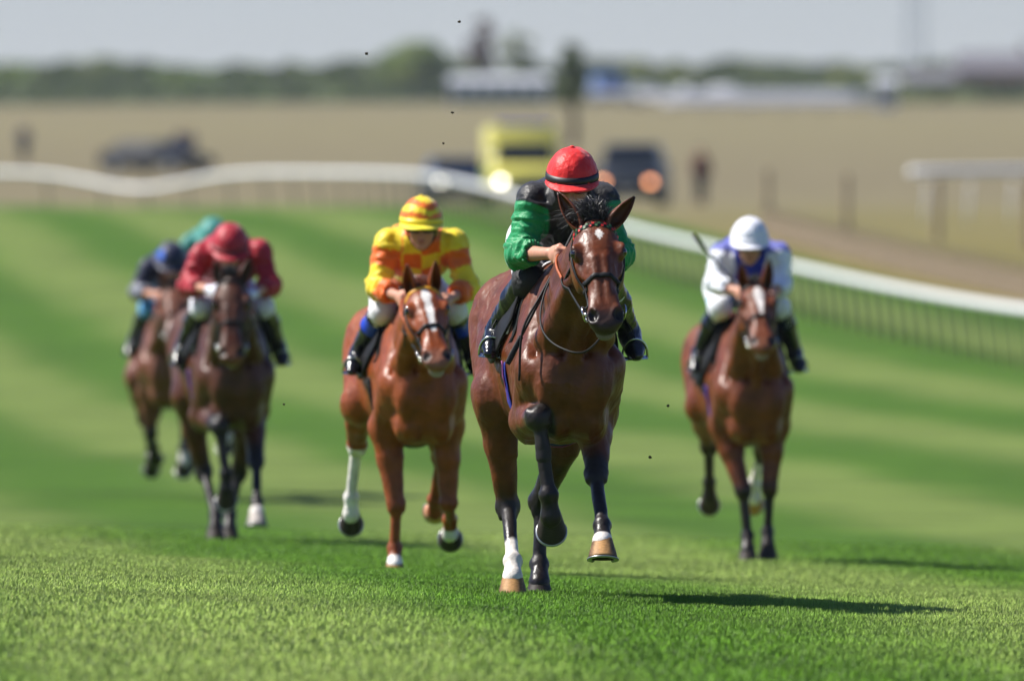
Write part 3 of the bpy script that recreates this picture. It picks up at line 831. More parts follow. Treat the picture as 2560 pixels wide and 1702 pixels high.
    if S.get('brow_checks'):
        ma, mc = S['brow_checks']
        for i in range(1, 24, 1):
            d0 = nrm(bb[i] - HP(.085, 0, -.07)); tn = nrm(bb[min(i + 1, 24)] - bb[i - 1]); up = np.cross(d0, tn)
            for j in (-1, 1):
                if (i + (j > 0)) % 2: continue
                mb = MB(); c = bb[i] + d0 * .0062 + up * (.0062 * j); e = .0058
                mb.add([c - tn * e - up * e * .9, c + tn * e - up * e * .9, c + tn * e + up * e * .9, c - tn * e + up * e * .9,
                        c - tn * e - up * e * .9 + d0 * .002, c + tn * e - up * e * .9 + d0 * .002, c + tn * e + up * e * .9 + d0 * .002, c - tn * e + up * e * .9 + d0 * .002],
                       [(0, 1, 2, 3), (7, 6, 5, 4), (0, 4, 5, 1), (1, 5, 6, 2), (2, 6, 7, 3), (3, 7, 4, 0)])
                mb.build('check', ma if (i // 2) % 2 else mc, br)
    nbnd = ring(.56, np.linspace(-178, 178, 40), .005, .018); strap('noseband', nbnd, .0135, M_LEATHER, .55)
    strap('headpiece', np.vstack([bb[:1], G.snap(catmull([HP(.03, -.075, -.06), HP(-.03, 0, -.075), HP(.03, .075, -.06)], 8), .005), bb[-1:]]), .012, M_LEATHER, .4)
    tl = ring(.22, np.linspace(95, 265, 22), .006, 0); strap('throatlash', np.vstack([bb[-1:], tl, bb[:1]]), .008, M_LEATHER, .5)
    bits = {}
    for s in (-1, 1):
        bit = HP(.80, s * .080, -.050)
        cp = catmull([bb[-1] if s > 0 else bb[0], HP(.30, s * .12, -.04), HP(.55, s * .098, -.045), bit + Rt * s * .002], 7)
        cp[1:-2] = G.snap(cp[1:-2], .005); strap('cheekpiece', cp, .009, M_LEATHER, .45)
        a = np.linspace(0, 2 * math.pi, 21); P = bit + .034 * (np.cos(a)[:, None] * A + np.sin(a)[:, None] * nrm(Fr + Rt * s * .35)) + Rt * s * .006
        v, f = tube_geo(P, .0048, 6, False); mesh_obj('bit_ring', v, f, M_STEEL, br)
        bits[s] = bit + Rt * s * .008
    v, f = tube_geo(catmull([bits[-1], HP(.84, 0, -.045), bits[1]], 6), .008, 8); mesh_obj('bit', v, f, M_STEEL, br)
    # ---- saddle and cloth, fitted to the back
    sd_ = empty('saddle', (0, 0, 0)); sd_.parent = root
    def sheet(name, ys, a0, a1, off, m, col=None, parent=sd_, th=.006, na=26):
        ny = len(ys); rows = []
        for i, y in enumerate(ys):
            a = np.radians(np.linspace(a0(y), a1(y), na)); c = np.tile(V(xc(y), y, 1.16), (na, 1))
            D = np.c_[np.sin(a), np.zeros(na), np.cos(a)]
            rows.append(G.onto(c, D, off, .62))
        v = np.vstack(rows); f = [(i * na + j, i * na + j + 1, (i + 1) * na + j + 1, (i + 1) * na + j) for i in range(ny - 1) for j in range(na - 1)]
        v = v.reshape(ny, na, 3)
        for _ in range(3):
            v[1:-1] = (v[:-2] + v[2:] + 2 * v[1:-1]) / 4; v[:, 1:-1] = (v[:, :-2] + v[:, 2:] + 2 * v[:, 1:-1]) / 4
        o = mesh_obj(name, v.reshape(-1, 3), f, m, parent)
        so = o.modifiers.new('thick', 'SOLIDIFY'); so.thickness = th; so.offset = 1
        return o
    sheet('saddle_cloth', np.linspace(.00, .62, 12), lambda y: -92 - 10 * (y > .1), lambda y: 92 + 10 * (y > .1), .008, S['cloth_m'])
    sheet('number_cloth', np.linspace(.06, .55, 10), lambda y: -84, lambda y: 84, .018, S['number_m'])
    sheet('flap', np.linspace(.02, .46, 12), lambda y: -62 - 52 * math.sin(math.pi * np.clip((y - .0) / .5, 0, 1)), lambda y: -18, .030, M_LEATHER, None, sd_, .010)
    sheet('flap', np.linspace(.02, .46, 12), lambda y: 18, lambda y: 62 + 52 * math.sin(math.pi * np.clip((y - .0) / .5, 0, 1)), .030, M_LEATHER, None, sd_, .010)
    sheet('seat', np.linspace(.12, .52, 9), lambda y: -40, lambda y: 40, .050, M_LEATHER, None, sd_, .012)
    # girth: band all the way round the chest
    for (y0, wd, mm, nm_) in ((.13, .105, S['girth_m'], 'girth'), (.13, .03, S['girth2_m'], 'girth_stripe')):
        a = np.radians(np.linspace(-262, -98, 36)); rows = []
        for yy in (y0 - wd / 2, y0 + wd / 2):
            rows.append(G.onto(np.tile(V(xc(yy), yy, 1.10), (36, 1)), np.c_[np.sin(a), np.zeros(36), np.cos(a)], .006 if nm_ == 'girth' else .010, .62))
        v = np.vstack(rows); f = [(j, j + 1, 36 + j + 1, 36 + j) for j in range(35)]
        o = mesh_obj(nm_, v, f, mm, sd_); so = o.modifiers.new('thick', 'SOLIDIFY'); so.thickness = .005; so.offset = 1 if nm_ == 'girth' else 1
    return dict(root=root, G=G, bits=bits, br=br, sd=sd_, HP=HP, xc=xc)
# ------------------------------------------------------------------ the runners: poses and colours
BAY = dict(base=lin(100, 49, 21), points=lin(30, 24, 22), white=lin(226, 218, 208), muzzle=lin(34, 26, 24))
DARKBAY = dict(base=lin(78, 40, 20), points=lin(24, 19, 18), white=lin(220, 212, 204), muzzle=lin(120, 72, 46))
CHESTNUT = dict(base=lin(134, 65, 26), points=lin(112, 54, 28), white=lin(232, 226, 218), muzzle=lin(150, 105, 86))
REDBAY = dict(base=lin(107, 52, 22), points=lin(30, 22, 20), white=lin(230, 222, 214), muzzle=lin(140, 86, 58))
H_TAN, H_DARK, H_GREY = lin(184, 138, 86), lin(52, 44, 40), lin(92, 88, 84)
MX = lambda n, c, **k: mat(n, lin(*c), **k)
M_GIRTH_BLUE = MX('girth_blue', (34, 44, 150), rough=.7, bump=(200, .3), bump_dist=.001)
M_GIRTH_PINK = MX('girth_pink', (150, 70, 130), rough=.7)
M_CLOTH_BLACK = MX('cloth_black', (20, 20, 22), rough=.8, bump=(150, .3), bump_dist=.001)
M_CLOTH_WHITE = MX('cloth_white', (214, 212, 214), rough=.8, bump=(150, .3), bump_dist=.001)
M_CLOTH_BLUE = MX('cloth_blue', (28, 40, 120), rough=.8)
M_CHECK_RED = MX('check_red', (206, 40, 34), rough=.5)
M_CHECK_GREEN = MX('check_green', (60, 104, 62), rough=.5)
M_BROW_DARK = MX('brow_dark', (20, 34, 26), rough=.5)
M_BROW_YELLOW = MX('brow_yellow', (226, 160, 40), rough=.5)

MAIN = dict(name='race_horse', label='sharp bay race horse with small white star, leading in the middle', loc=(.217, 64.06, 0), voxel=.0075, seed=1,
    poll=(.150, -.80, 1.700), nose=(.202, -1.14, 1.215), headR=(1, .04, -.03), xc=(.008, -.140),
    ears=[(-.010, -.74, 1.822), (.327, -.76, 1.802)],
    legs=dict(
        fl=dict(top=(-.135, -.02, .80), mid=(-.098, -.40, .812), fet=(-.052, -.43, .470), dx=.1, pp=40, hp=62, black=1.98, hoof=(H_DARK, H_DARK)),
        fr=dict(top=(.165, -.03, .84), mid=(.160, -.31, .552), fet=(.186, -.50, .338), dx=.02, pp=-12, hp=-14, black=1.88, white=3.75, hoof=(H_TAN, H_DARK)),
        hl=dict(top=(-.300, .56, .90), mid=(-.236, .66, .405), fet=(-.214, .38, .160), pp=-10, hp=-5, black=1.97, white=2.72, hoof=(H_TAN, H_DARK)),
        hr=dict(top=(.105, .62, .88), mid=(-.085, .93, .42), fet=(-.092, .88, .130), pp=-5, hp=0, hoof=(H_DARK, H_DARK))),
    black=1.72, col=BAY, marks=[(.14, .235, (.004, .006), .020, .004)], muzzle=.85, pale_lip=.4, neckdark=.25,
    hair=M_HAIR_BLACK, hairq=1.0, forelen=.20, manex=.05, brow_m=M_BROW_DARK, brow_checks=(M_CHECK_RED, M_CHECK_GREEN),
    cloth_m=M_CLOTH_BLACK, number_m=M_CLOTH_WHITE, girth_m=M_GIRTH_BLUE, girth2_m=M_GIRTH_PINK)

def tint(n, c): return np.tile(np.asarray(c), (n, 1))
def mixc(col, k, c):
    k = np.clip(k, 0, 1)[:, None]; return col * (1 - k) + np.asarray(c)[None] * k

def silks_main(v, armd, g, che, nek):
    green, black = lin(0, 142, 80), lin(24, 22, 25)
    col = tint(len(v), black)
    for s in 'lr':
        d, t = armd[s]
        col = mixc(col, smooth(.105, .095, d) * smooth(.10, .13, t + .02 * vnoise(v * 12, 4)), green)
    return col
def cap_main(l, peak=False):
    return tint(len(l), lin(228, 30, 28))

POSE_MAIN = dict(pelvis=(-.06, .60, 1.60), waist=(-.03, .36, 1.69), chest=(.025, .09, 1.735), neck=(.050, -.06, 1.80), head=(.053, -.215, 1.892),
    shl=(-.118, -.02, 1.790), ell=(-.180, -.06, 1.548), wrl=(-.050, -.285, 1.548),
    shr=(.185, -.02, 1.785), elr=(.262, -.07, 1.545), wrr=(.200, -.30, 1.520),
    hipl=(-.13, .56, 1.60), knl=(-.140, .03, 1.425), anl=(-.290, .330, 1.205), tol=(-.310, .195, 1.130),
    hipr=(.05, .56, 1.60), knr=(.205, .03, 1.425), anr=(.315, .330, 1.195), tor=(.340, .195, 1.120))
RIDER_MAIN = dict(label='jockey in black and green silks with a red cap, riding the sharp bay', voxel=.0065, skinvoxel=.0050, pose=POSE_MAIN, headpitch=14,
    silks=silks_main, cap=cap_main, breeches=lin(214, 212, 216), boots=lin(11, 12, 18), hx=.0, cuff=.50,
    breech_fn=lambda v, c, Ls: mixc(c, np.maximum(smooth(.125, .105, np.linalg.norm(v - Ls['l']['kn'], axis=1)), smooth(.125, .105, np.linalg.norm(v - Ls['r']['kn'], axis=1))), lin(26, 25, 28)), band_m=mat('band_black', lin(22, 22, 24), rough=.5), puff=[((.03, .18, 1.80), (.17, .17, .10))])

import copy
def variant(_b, **kw):
    d = copy.copy(_b); d.update(kw); return d

# -- chestnut with a blaze, second in the middle
CHEST = variant(MAIN, label='bright chestnut race horse with long white blaze and white hind stocking', voxel=.0105, seed=2,
    poll=(.057, -.80, 1.575), nose=(.148, -1.19, 1.135), headR=(1, .03, -.05), xc=(.023, -.135), ears=[(-.022, -.86, 1.690), (.128, -.88, 1.708)],
    legs=dict(
        fl=dict(top=(-.150, -.02, .79), mid=(-.090, -.06, .360), fet=(-.098, -.03, .125), pp=0, hp=0, white=3.6, hoof=(H_TAN, H_DARK)),
        fr=dict(top=(.190, -.03, .80), mid=(.200, -.02, .370), fet=(.205, .24, .275), pp=72, hp=88, white=3.5, hoof=(H_DARK, H_DARK)),
        hl=dict(top=(-.300, .62, .92), mid=(-.318, .98, .690), fet=(-.352, 1.10, .385), pp=50, hp=70, white=2.06, hoof=(H_DARK, H_DARK)),
        hr=dict(top=(.110, .65, .90), mid=(.150, 1.05, .620), fet=(.115, 1.26, .370), pp=75, hp=110, hoof=(lin(214, 160, 128), lin(170, 120, 90)))),
    black=9, col=CHESTNUT, marks=[(.10, .62, (.0, .012), .024, .014), (.10, .30, (.0, .002), .033, .016)], muzzle=.55, pale_lip=.7, neckdark=0,
    hair=M_HAIR_RED, hairq=.35, forelen=.07, foredir=(0, -.3, .6), brow_m=M_BROW_YELLOW, brow_checks=None,
    cloth_m=M_CLOTH_BLACK, number_m=M_CLOTH_BLUE, girth_m=M_CLOTH_BLACK, girth2_m=M_CLOTH_BLACK)
YEL, ORA = lin(244, 214, 34), lin(238, 108, 16)
def silks_hoops(v, armd, g, che, nek):
    q = np.floor(v[:, 0] / .105 + .5) + np.floor((v[:, 2] - v[:, 1] * .6) / .10)
    col = np.where((q % 2 == 0)[:, None], YEL[None], ORA[None])
    for s in 'lr':
        d, t = armd[s]; t = t + .06 * vnoise(v * 14, 6); b = (t < .16) | ((t > .55) & (t < 1.30))
        m = (d < .10); col = np.where(m[:, None], np.where(b[:, None], YEL[None], ORA[None]), col)
    return col
def cap_hoops(l, peak=False):
    if peak: return tint(len(l), lin(240, 222, 44))
    b = np.floor((l[:, 2] + .012 * np.sin(l[:, 0] * 30)) / .031 + .2) % 2
    return np.where((b == 0)[:, None], YEL[None], ORA[None])
RIDER_CHEST = variant(RIDER_MAIN, breech_fn=None, label='jockey in orange and yellow checked silks with a hooped cap, riding the chestnut', voxel=.0095, skinvoxel=.008, headpitch=8,
    pose=dict(pelvis=(-.06, .58, 1.60), waist=(-.02, .36, 1.70), chest=(.03, .08, 1.755), neck=(.048, -.04, 1.825), head=(.050, -.17, 1.925),
        shl=(-.135, -.02, 1.805), ell=(-.188, -.06, 1.560), wrl=(-.085, -.28, 1.515), shr=(.225, -.02, 1.800), elr=(.300, -.06, 1.555), wrr=(.215, -.28, 1.500),
        hipl=(-.14, .54, 1.56), knl=(-.165, .02, 1.43), anl=(-.305, .325, 1.200), tol=(-.330, .200, 1.130), hipr=(.06, .54, 1.56), knr=(.225, .02, 1.43), anr=(.325, .325, 1.200), tor=(.345, .200, 1.130)),
    silks=silks_hoops, cap=cap_hoops, breeches=lin(226, 224, 228), boots=lin(20, 20, 28), cuff=.78, band_m=mat('band_yellow', lin(240, 214, 40), rough=.4), puff=[((.03, .2, 1.82), (.19, .18, .10))],
    boot_fn=lambda v, c, L: mixc(c, smooth(.10, .11, np.linalg.norm(v - L['kn'], axis=1)) * smooth(.19, .18, np.linalg.norm(v - L['kn'], axis=1)) , lin(24, 60, 190)))

# -- bay with a broad blaze on the right, jockey in white and blue
RIGHT = variant(MAIN, label='blurred red bay race horse with broad white blaze, alone on the right', voxel=.0115, seed=3,
    poll=(.055, -.76, 1.700), nose=(.095, -1.18, 1.290), headR=(1, .03, -.04), xc=(.025, -.125), ears=[(-.030, -.80, 1.825), (.140, -.80, 1.850)],
    legs=dict(
        fl=dict(top=(-.130, -.02, .82), mid=(-.010, -.12, .410), fet=(.018, -.13, .130), pp=0, hp=0, hoof=(H_DARK, H_DARK)),
        fr=dict(top=(.190, -.02, .82), mid=(.155, -.06, .420), fet=(.145, -.03, .155), pp=10, hp=8, hoof=(H_DARK, H_DARK)),
        hl=dict(top=(-.265, .62, .93), mid=(-.205, 1.02, .680), fet=(-.200, 1.18, .440), pp=55, hp=72, hoof=(H_DARK, H_DARK)),
        hr=dict(top=(.150, .65, .92), mid=(.130, 1.06, .640), fet=(.078, 1.20, .430), pp=60, hp=80, white=2.35, hoof=(H_TAN, H_TAN))),
    black=1.95, col=REDBAY, marks=[(.12, .52, (.004, .012), .028, .010), (.12, .34, (.004, .006), .036, .024)], muzzle=.5, pale_lip=.6, neckdark=.1,
    hairq=.35, forelen=.07, foredir=(0, .2, .7), brow_m=M_LEATHER, brow_checks=None, number_m=M_CLOTH_BLACK, girth_m=mat('girth_purple', lin(80, 50, 140), rough=.7), girth2_m=mat('girth_purple', lin(80, 50, 140)))
def silks_blue(v, armd, g, che, nek):
    blue, white = lin(26, 44, 168), lin(238, 240, 246)
    col = tint(len(v), blue)
    for s in 'lr':
        d, t = armd[s]; col = mixc(col, smooth(.11, .10, d) * smooth(-.01, .03, t), white)
    return col
RIDER_RIGHT = variant(RIDER_CHEST, label='jockey in white and royal blue silks with a plain white cap', headpitch=13, voxel=.0105, skinvoxel=.009,
    pose=dict(pelvis=(-.06, .58, 1.70), waist=(-.02, .36, 1.80), chest=(.025, .08, 1.84), neck=(.035, -.05, 1.90), head=(.030, -.19, 1.975),
        shl=(-.140, -.02, 1.880), ell=(-.172, -.09, 1.700), wrl=(-.065, -.27, 1.655), shr=(.215, -.02, 1.875), elr=(.225, -.09, 1.690), wrr=(.185, -.27, 1.640),
        hipl=(-.14, .54, 1.66), knl=(-.150, .02, 1.545), anl=(-.275, .325, 1.270), tol=(-.298, .205, 1.195), hipr=(.06, .54, 1.66), knr=(.215, .02, 1.545), anr=(.320, .325, 1.270), tor=(.345, .205, 1.195)),
    silks=silks_blue, cap=lambda l, peak=False: tint(len(l), lin(240, 240, 246)), breeches=lin(236, 238, 244), boots=lin(20, 20, 30), cuff=.85, band_m=mat('band_white', lin(240, 240, 246), rough=.5), puff=[((.02, .2, 1.9), (.17, .16, .09))],
    boot_fn=lambda v, c, L: mixc(c, smooth(.17, .15, np.linalg.norm(v - L['kn'], axis=1)), lin(22, 24, 70)),
    breech_fn=lambda v, c, Ls: mixc(c, smooth(.05, .04, np.linalg.norm(v - (Ls['l']['kn'] * .75 + Ls['l']['hip'] * .25 + V(-.085, -.02, .02)), axis=1)), lin(120, 190, 230)))

# -- dark bay on the left, jockey all in maroon
LEFT = variant(MAIN, label='dark bay race horse with tan muzzle, under the maroon jockey', voxel=.0115, seed=4,
    poll=(.060, -.86, 1.650), nose=(.070, -1.11, 1.120), headR=(1, .0, .0), xc=(.04, -.14), ears=[(-.035, -.84, 1.745), (.180, -.84, 1.765)],
    legs=dict(
        fl=dict(top=(-.125, -.02, .78), mid=(-.020, -.40, .715), fet=(.020, -.42, .420), pp=38, hp=60, hoof=(H_DARK, H_DARK)),
        fr=dict(top=(.190, -.03, .82), mid=(.205, -.31, .490), fet=(.215, -.49, .255), pp=-12, hp=-12, white=3.7, hoof=(lin(190, 180, 170), H_GREY)),
        hl=dict(top=(-.245, .56, .90), mid=(-.140, .66, .420), fet=(-.062, .40, .150), pp=-8, hp=-3, hoof=(H_DARK, H_DARK)),
        hr=dict(top=(.165, .62, .88), mid=(.075, .93, .420), fet=(.020, .86, .140), pp=-5, hp=0, hoof=(H_DARK, H_DARK))),
    black=1.9, col=DARKBAY, marks=[], muzzle=.85, pale_lip=.8, neckdark=.35, hairq=.35, forelen=.12, brow_m=M_LEATHER, brow_checks=None, number_m=M_CLOTH_WHITE)
MAR = lin(172, 22, 42)
RIDER_LEFT = variant(RIDER_MAIN, breech_fn=None, label='jockey all in maroon silks and a maroon cap, on the left', headpitch=26, voxel=.0105, skinvoxel=.009,
    pose=dict(pelvis=(-.04, .58, 1.60), waist=(-.01, .36, 1.70), chest=(.035, .08, 1.745), neck=(.045, -.06, 1.79), head=(.042, -.22, 1.848),
        shl=(-.135, -.02, 1.785), ell=(-.215, -.06, 1.590), wrl=(-.085, -.27, 1.565), shr=(.220, -.02, 1.800), elr=(.292, -.06, 1.595), wrr=(.195, -.28, 1.540),
        hipl=(-.12, .54, 1.56), knl=(-.140, .02, 1.455), anl=(-.265, .325, 1.210), tol=(-.290, .200, 1.140), hipr=(.08, .54, 1.56), knr=(.240, .02, 1.455), anr=(.335, .325, 1.210), tor=(.360, .200, 1.140)),
    silks=lambda v, armd, g, che, nek: tint(len(v), MAR), cap=lambda l, peak=False: tint(len(l), MAR), breeches=lin(230, 230, 238), boots=lin(20, 18, 22), cuff=.62, gloves=lin(226, 226, 236), band_m=mat('band_maroon', lin(120, 16, 32), rough=.5), puff=[((.03, .2, 1.82), (.18, .17, .10))])

# -- two runners at the back
NAVYH = variant(LEFT, label='far brown race horse at the very back on the left edge of the field', voxel=.014, seed=5, col=variant(DARKBAY, base=lin(112, 66, 46)),
    poll=(.070, -.80, 1.640), nose=(.090, -1.16, 1.200), ears=[(-.010, -.80, 1.76), (.150, -.80, 1.77)], xc=(.03, -.02),
    legs=dict(
        fl=dict(top=(-.135, -.02, .82), mid=(-.120, .02, .480), fet=(-.100, .22, .390), pp=75, hp=90, hoof=(H_DARK, H_DARK)),
        fr=dict(top=(.170, -.02, .82), mid=(.150, -.34, .66), fet=(.140, -.38, .38), pp=30, hp=50, white=3.2, hoof=(H_DARK, H_DARK)),
        hl=dict(top=(-.245, .62, .92), mid=(-.200, 1.05, .600), fet=(-.150, 1.22, .340), pp=50, hp=70, hoof=(H_DARK, H_DARK)),
        hr=dict(top=(.135, .65, .92), mid=(.120, 1.10, .600), fet=(.140, 1.30, .370), pp=55, hp=80, hoof=(H_DARK, H_DARK))), girth_m=mat('girth_purple', lin(80, 50, 140)))
NAV = lin(22, 28, 62)
def silks_navy(v, armd, g, che, nek):
    col = tint(len(v), NAV)
    for s in 'lr':
        d, t = armd[s]; col = mixc(col, smooth(.10, .09, d) * smooth(.75, .85, t), lin(120, 122, 134))
    return col
def cap_navy(l, peak=False):
    if peak: return tint(len(l), NAV)
    d = np.linalg.norm(l - V(-.085, .07, .06)[None], axis=1); return mixc(tint(len(l), NAV), smooth(.055, .045, d), lin(40, 96, 200))
RIDER_NAVY = variant(RIDER_LEFT, label='far jockey in dark navy silks and navy cap, at the very back', voxel=.013, skinvoxel=.011, silks=silks_navy, cap=cap_navy, band_m=mat('band_navy', NAV, rough=.5), gloves=None,
    breech_fn=lambda v, c, Ls: mixc(c, smooth(.24, .18, np.linalg.norm(v - Ls['l']['kn'], axis=1)), lin(100, 170, 224)), headyaw=0)
TEALH = variant(NAVYH, label='far bay race horse hidden behind the dark bay, under the teal jockey', seed=6, col=BAY)
TEA = lin(58, 140, 130)
def silks_teal(v, armd, g, che, nek):
    col = tint(len(v), TEA)
    for s in 'lr':
        d, t = armd[s]; q = np.floor(t * 2.6) % 2; col = np.where(((d < .10) & (q == 1))[:, None], lin(200, 196, 200)[None], col)
    return col
RIDER_TEAL = variant(RIDER_NAVY, label='far jockey in pale teal silks and cap, behind the maroon jockey', silks=silks_teal, cap=lambda l, peak=False: tint(len(l), TEA), band_m=mat('band_teal', TEA, rough=.5), breech_fn=None)
# ------------------------------------------------------------------ jockeys
M_SKIN = mat('skin', attr=True, rough=.5, spec=.4, var=.08, var_scale=20, subsurf=.08)
M_SILK = mat('racing_silk', attr=True, rough=.46, spec=.35, var=.10, var_scale=14, bump=(40, .7), bump_dist=.009, sheen=.2)
M_BREECH = mat('breeches_cloth', attr=True, rough=.7, var=.05, bump=(46, .35), bump_dist=.004)
M_BOOT = mat('boot_leather', attr=True, rough=.22, spec=.6, bump=(26, .3), bump_dist=.004)
M_GOGGLE = mat('goggle_lens', lin(12, 12, 14), rough=.12, spec=.7)

def fold(v, N, axis_pts, rad, amp, freq, seed):
    """ring folds along a limb given as a polyline; displaces vertices within rad of it"""
    out = np.zeros(len(v)); s0 = 0
    best = np.full(len(v), 9.0); par = np.zeros(len(v)); ang = np.zeros(len(v))
    for i in range(len(axis_pts) - 1):
        a, b = axis_pts[i], axis_pts[i + 1]; ba = b - a; L = np.linalg.norm(ba); t = np.clip((v - a) @ ba / (L * L), 0, 1)
        q = v - a - t[:, None] * ba; d = np.linalg.norm(q, axis=1)
        e1 = nrm(np.cross(ba, V(.3, .2, 1))); e2 = np.cross(nrm(ba), e1)
        m = d < best; best = np.where(m, d, best); par = np.where(m, s0 + t * L, par); ang = np.where(m, np.arctan2(q @ e1, q @ e2), ang); s0 += L
    Q = np.c_[par * freq + .5 * vnoise(v * 9, seed + 4), np.cos(ang) * .7, np.sin(ang) * .7]
    n = 1 - np.abs(vnoise(Q, seed)) * 2.0
    Q2 = Q * V(2.1, 1.6, 1.6); n = n + .4 * (1 - 2 * np.abs(vnoise(Q2, seed + 1)))
    return n * amp * smooth(rad, rad * .75, best)

def hand(G, wr, a, l, n, sc=1.0, k=.006):
    a, l, n = nrm(a), nrm(l), nrm(n)
    wr = np.asarray(wr, float)
    G.rc(wr, wr + a * .05 * sc, .026 * sc, .030 * sc, .012, n, .66)
    G.ell(wr + a * .062 * sc, (.040 * sc, .040 * sc, .019 * sc), .012, (a, l, n))
    for i in range(4):
        o = (1.5 - i) * .0195; ln = [.95, 1.05, 1.0, .82][i] * sc
        p0 = wr + a * (.082 + [.0, .006, .003, -.006][i]) * sc + l * o * sc + n * .004
        p1 = p0 + a * .022 * ln - n * .034 * ln; p2 = p1 - a * .020 * ln - n * .014 * ln; p3 = p2 - a * .020 * ln + n * .006 * ln
        G.chain([p0, p1, p2, p3], [.0115 * sc, .0102 * sc, .0092 * sc, .008 * sc], k)
        G.ell(p0 + n * .003, (.012 * sc,) * 3, .008)
    t0 = wr + a * .028 * sc + l * .026 * sc - n * .008; t1 = t0 + a * .032 * sc + l * .016 * sc - n * .012; t2 = t1 + a * .030 * sc - l * .010 * sc - n * .012
    G.chain([t0, t1, t2], [.0155 * sc, .0118 * sc, .0092 * sc], .01)
    return wr + a * .070 * sc - n * .026 * sc     # inside of the fist

def make_person_rider(R):
    """R: jockey pose in the horse's axes"""
    root = empty('person', R['loc']); setp(root, R['label'], 'person', 'jockeys riding the race horses')
    h = R['voxel']; g = {k: np.array(v, float) for k, v in R['pose'].items()}
    pel, wai, che, nek = g['pelvis'], g['waist'], g['chest'], g['neck']
    Hc = g['head']; hp = R.get('headpitch', 22); yaw = math.radians(R.get('headyaw', 0))
    up = pitch(V(0, 0, 1), hp); fd = pitch(V(0, -1, 0), hp)
    rz = lambda v: V(v[0] * math.cos(yaw) - v[1] * math.sin(yaw), v[0] * math.sin(yaw) + v[1] * math.cos(yaw), v[2])
    up, fd = rz(up), rz(fd); rt = nrm(np.cross(fd, up)); rt = rt if rt[0] > 0 else -rt
    allp = np.array(list(g.values())); lo, hi = allp.min(0) - .24, allp.max(0) + .24
    limbs = {s: dict(sh=g['sh' + s], el=g['el' + s], wr=g['wr' + s], hip=g['hip' + s], kn=g['kn' + s], an=g['an' + s], to=g['to' + s]) for s in 'lr'}
    # ---------- body (skin)
    B = Field(lo, hi, R.get('skinvoxel', h))
    B.rc(pel, wai, .12, .115, .05); B.rc(wai, che, .115, .13, .05); B.rc(che, nek, .12, .06, .05)
    Hf = Hc - up * .036
    B.rc(nek, Hf - up * .06, .056, .055, .03)
    ax = (rt, up, fd)
    B.ell(Hf + up * .015 - fd * .01, (.074, .105, .094), .02, ax)
    B.ell(Hf - up * .055 + fd * .030, (.056, .055, .056), .03, ax)      # jaw
    B.ell(Hf - up * .100 + fd * .060, (.026, .020, .024), .02, ax)      # chin
    B.rc(Hf + up * .00 + fd * .088, Hf - up * .042 + fd * .106, .009, .014, .012)   # nose
    for s in (-1, 1):
        B.ell(Hf - up * .028 + fd * .066 + rt * s * .038, (.024, .020, .020), .02, ax)   # cheek bone
        B.ell(Hf + up * .004 + fd * .090 + rt * s * .030, (.017, .010, .010), .010, ax, op='s')  # eye socket
        B.ell(Hf - up * .005 + rt * s * .076 - fd * .01, (.008, .030, .018), .006, ax)   # ear
        B.ell(Hf + up * .020 + fd * .082 + rt * s * .026, (.022, .007, .010), .010, ax)  # brow
    B.ell(Hf - up * .066 + fd * .094, (.023, .007, .010), .008, ax)     # lips
    B.ell(Hf - up * .071 + fd * .102, (.021, .0022, .008), .004, ax, op='s')
    grips = {}
    for s, L in limbs.items():
        sg = -1 if s == 'l' else 1
        B.rc(L['sh'], L['el'], .050, .041, .03); B.rc(L['el'], L['wr'], .042, .026, .02)
        a = nrm(L['wr'] - L['el']); l = V(0, 0, 1) - a * a[2]; l = nrm(l); n = np.cross(l, a) ; n = n if n[0] * sg > 0 else -n
        grips[s] = hand(B, L['wr'], a + V(0, 0, -.15), l, n, 1.0)
        B.rc(L['hip'], L['kn'], .085, .055, .05); B.rc(L['kn'], L['an'], .052, .034, .03); B.rc(L['an'], L['to'], .032, .024, .02)
    v, F = B.mesh(1)
    col = np.tile(np.asarray(R.get('skin', lin(196, 142, 118))), (len(v), 1))
    if R.get('gloves') is not None:
        for s, L in limbs.items():
            m = ((v - L['wr']) @ nrm(L['wr'] - L['el']) > -.02) & (np.linalg.norm(v - L['wr'], axis=1) < .16); col[m] = R['gloves']
    lipm = (np.linalg.norm((v - (Hf - up * .068 + fd * .098)) * 1.0, axis=1) < .024); col[lipm] = col[lipm] * .55 + lin(150, 70, 66) * .45
    mesh_obj('body', v, F, M_SKIN, root, col=col)
    # ---------- jacket
    J = Field(lo, hi, h)
    tx = V(1, 0, 0)
    J.rc(pel + V(0, -.02, .0), wai, .135, .138, .05, tx, 1.08); J.rc(wai, che, .140, .158, .05, tx, 1.12); J.rc(che, nek, .150, .085, .06, tx, 1.15)
    for s, L in limbs.items():
        J.rc(che * .55 + nek * .45, L['sh'], .090, .062, .05)
        J.rc(L['sh'], L['el'], .064, .060, .03)
        cuff = L['el'] + (L['wr'] - L['el']) * R.get('cuff', .55)
        J.rc(L['el'], cuff, .061, .047, .025)
        J.rc(cuff, cuff + (L['wr'] - L['el']) * .2, .05, .05, .002, op='s')
    for (c, rad) in R.get('puff', []): J.ell(np.array(c), rad, .06)
    J.rc(nek + up * .03, nek + up * .02 - fd * .01, .065, .06, .02)
    v, F = J.mesh(2); N = vnormals(v, F)
    dsp = np.zeros(len(v)); armd = {}
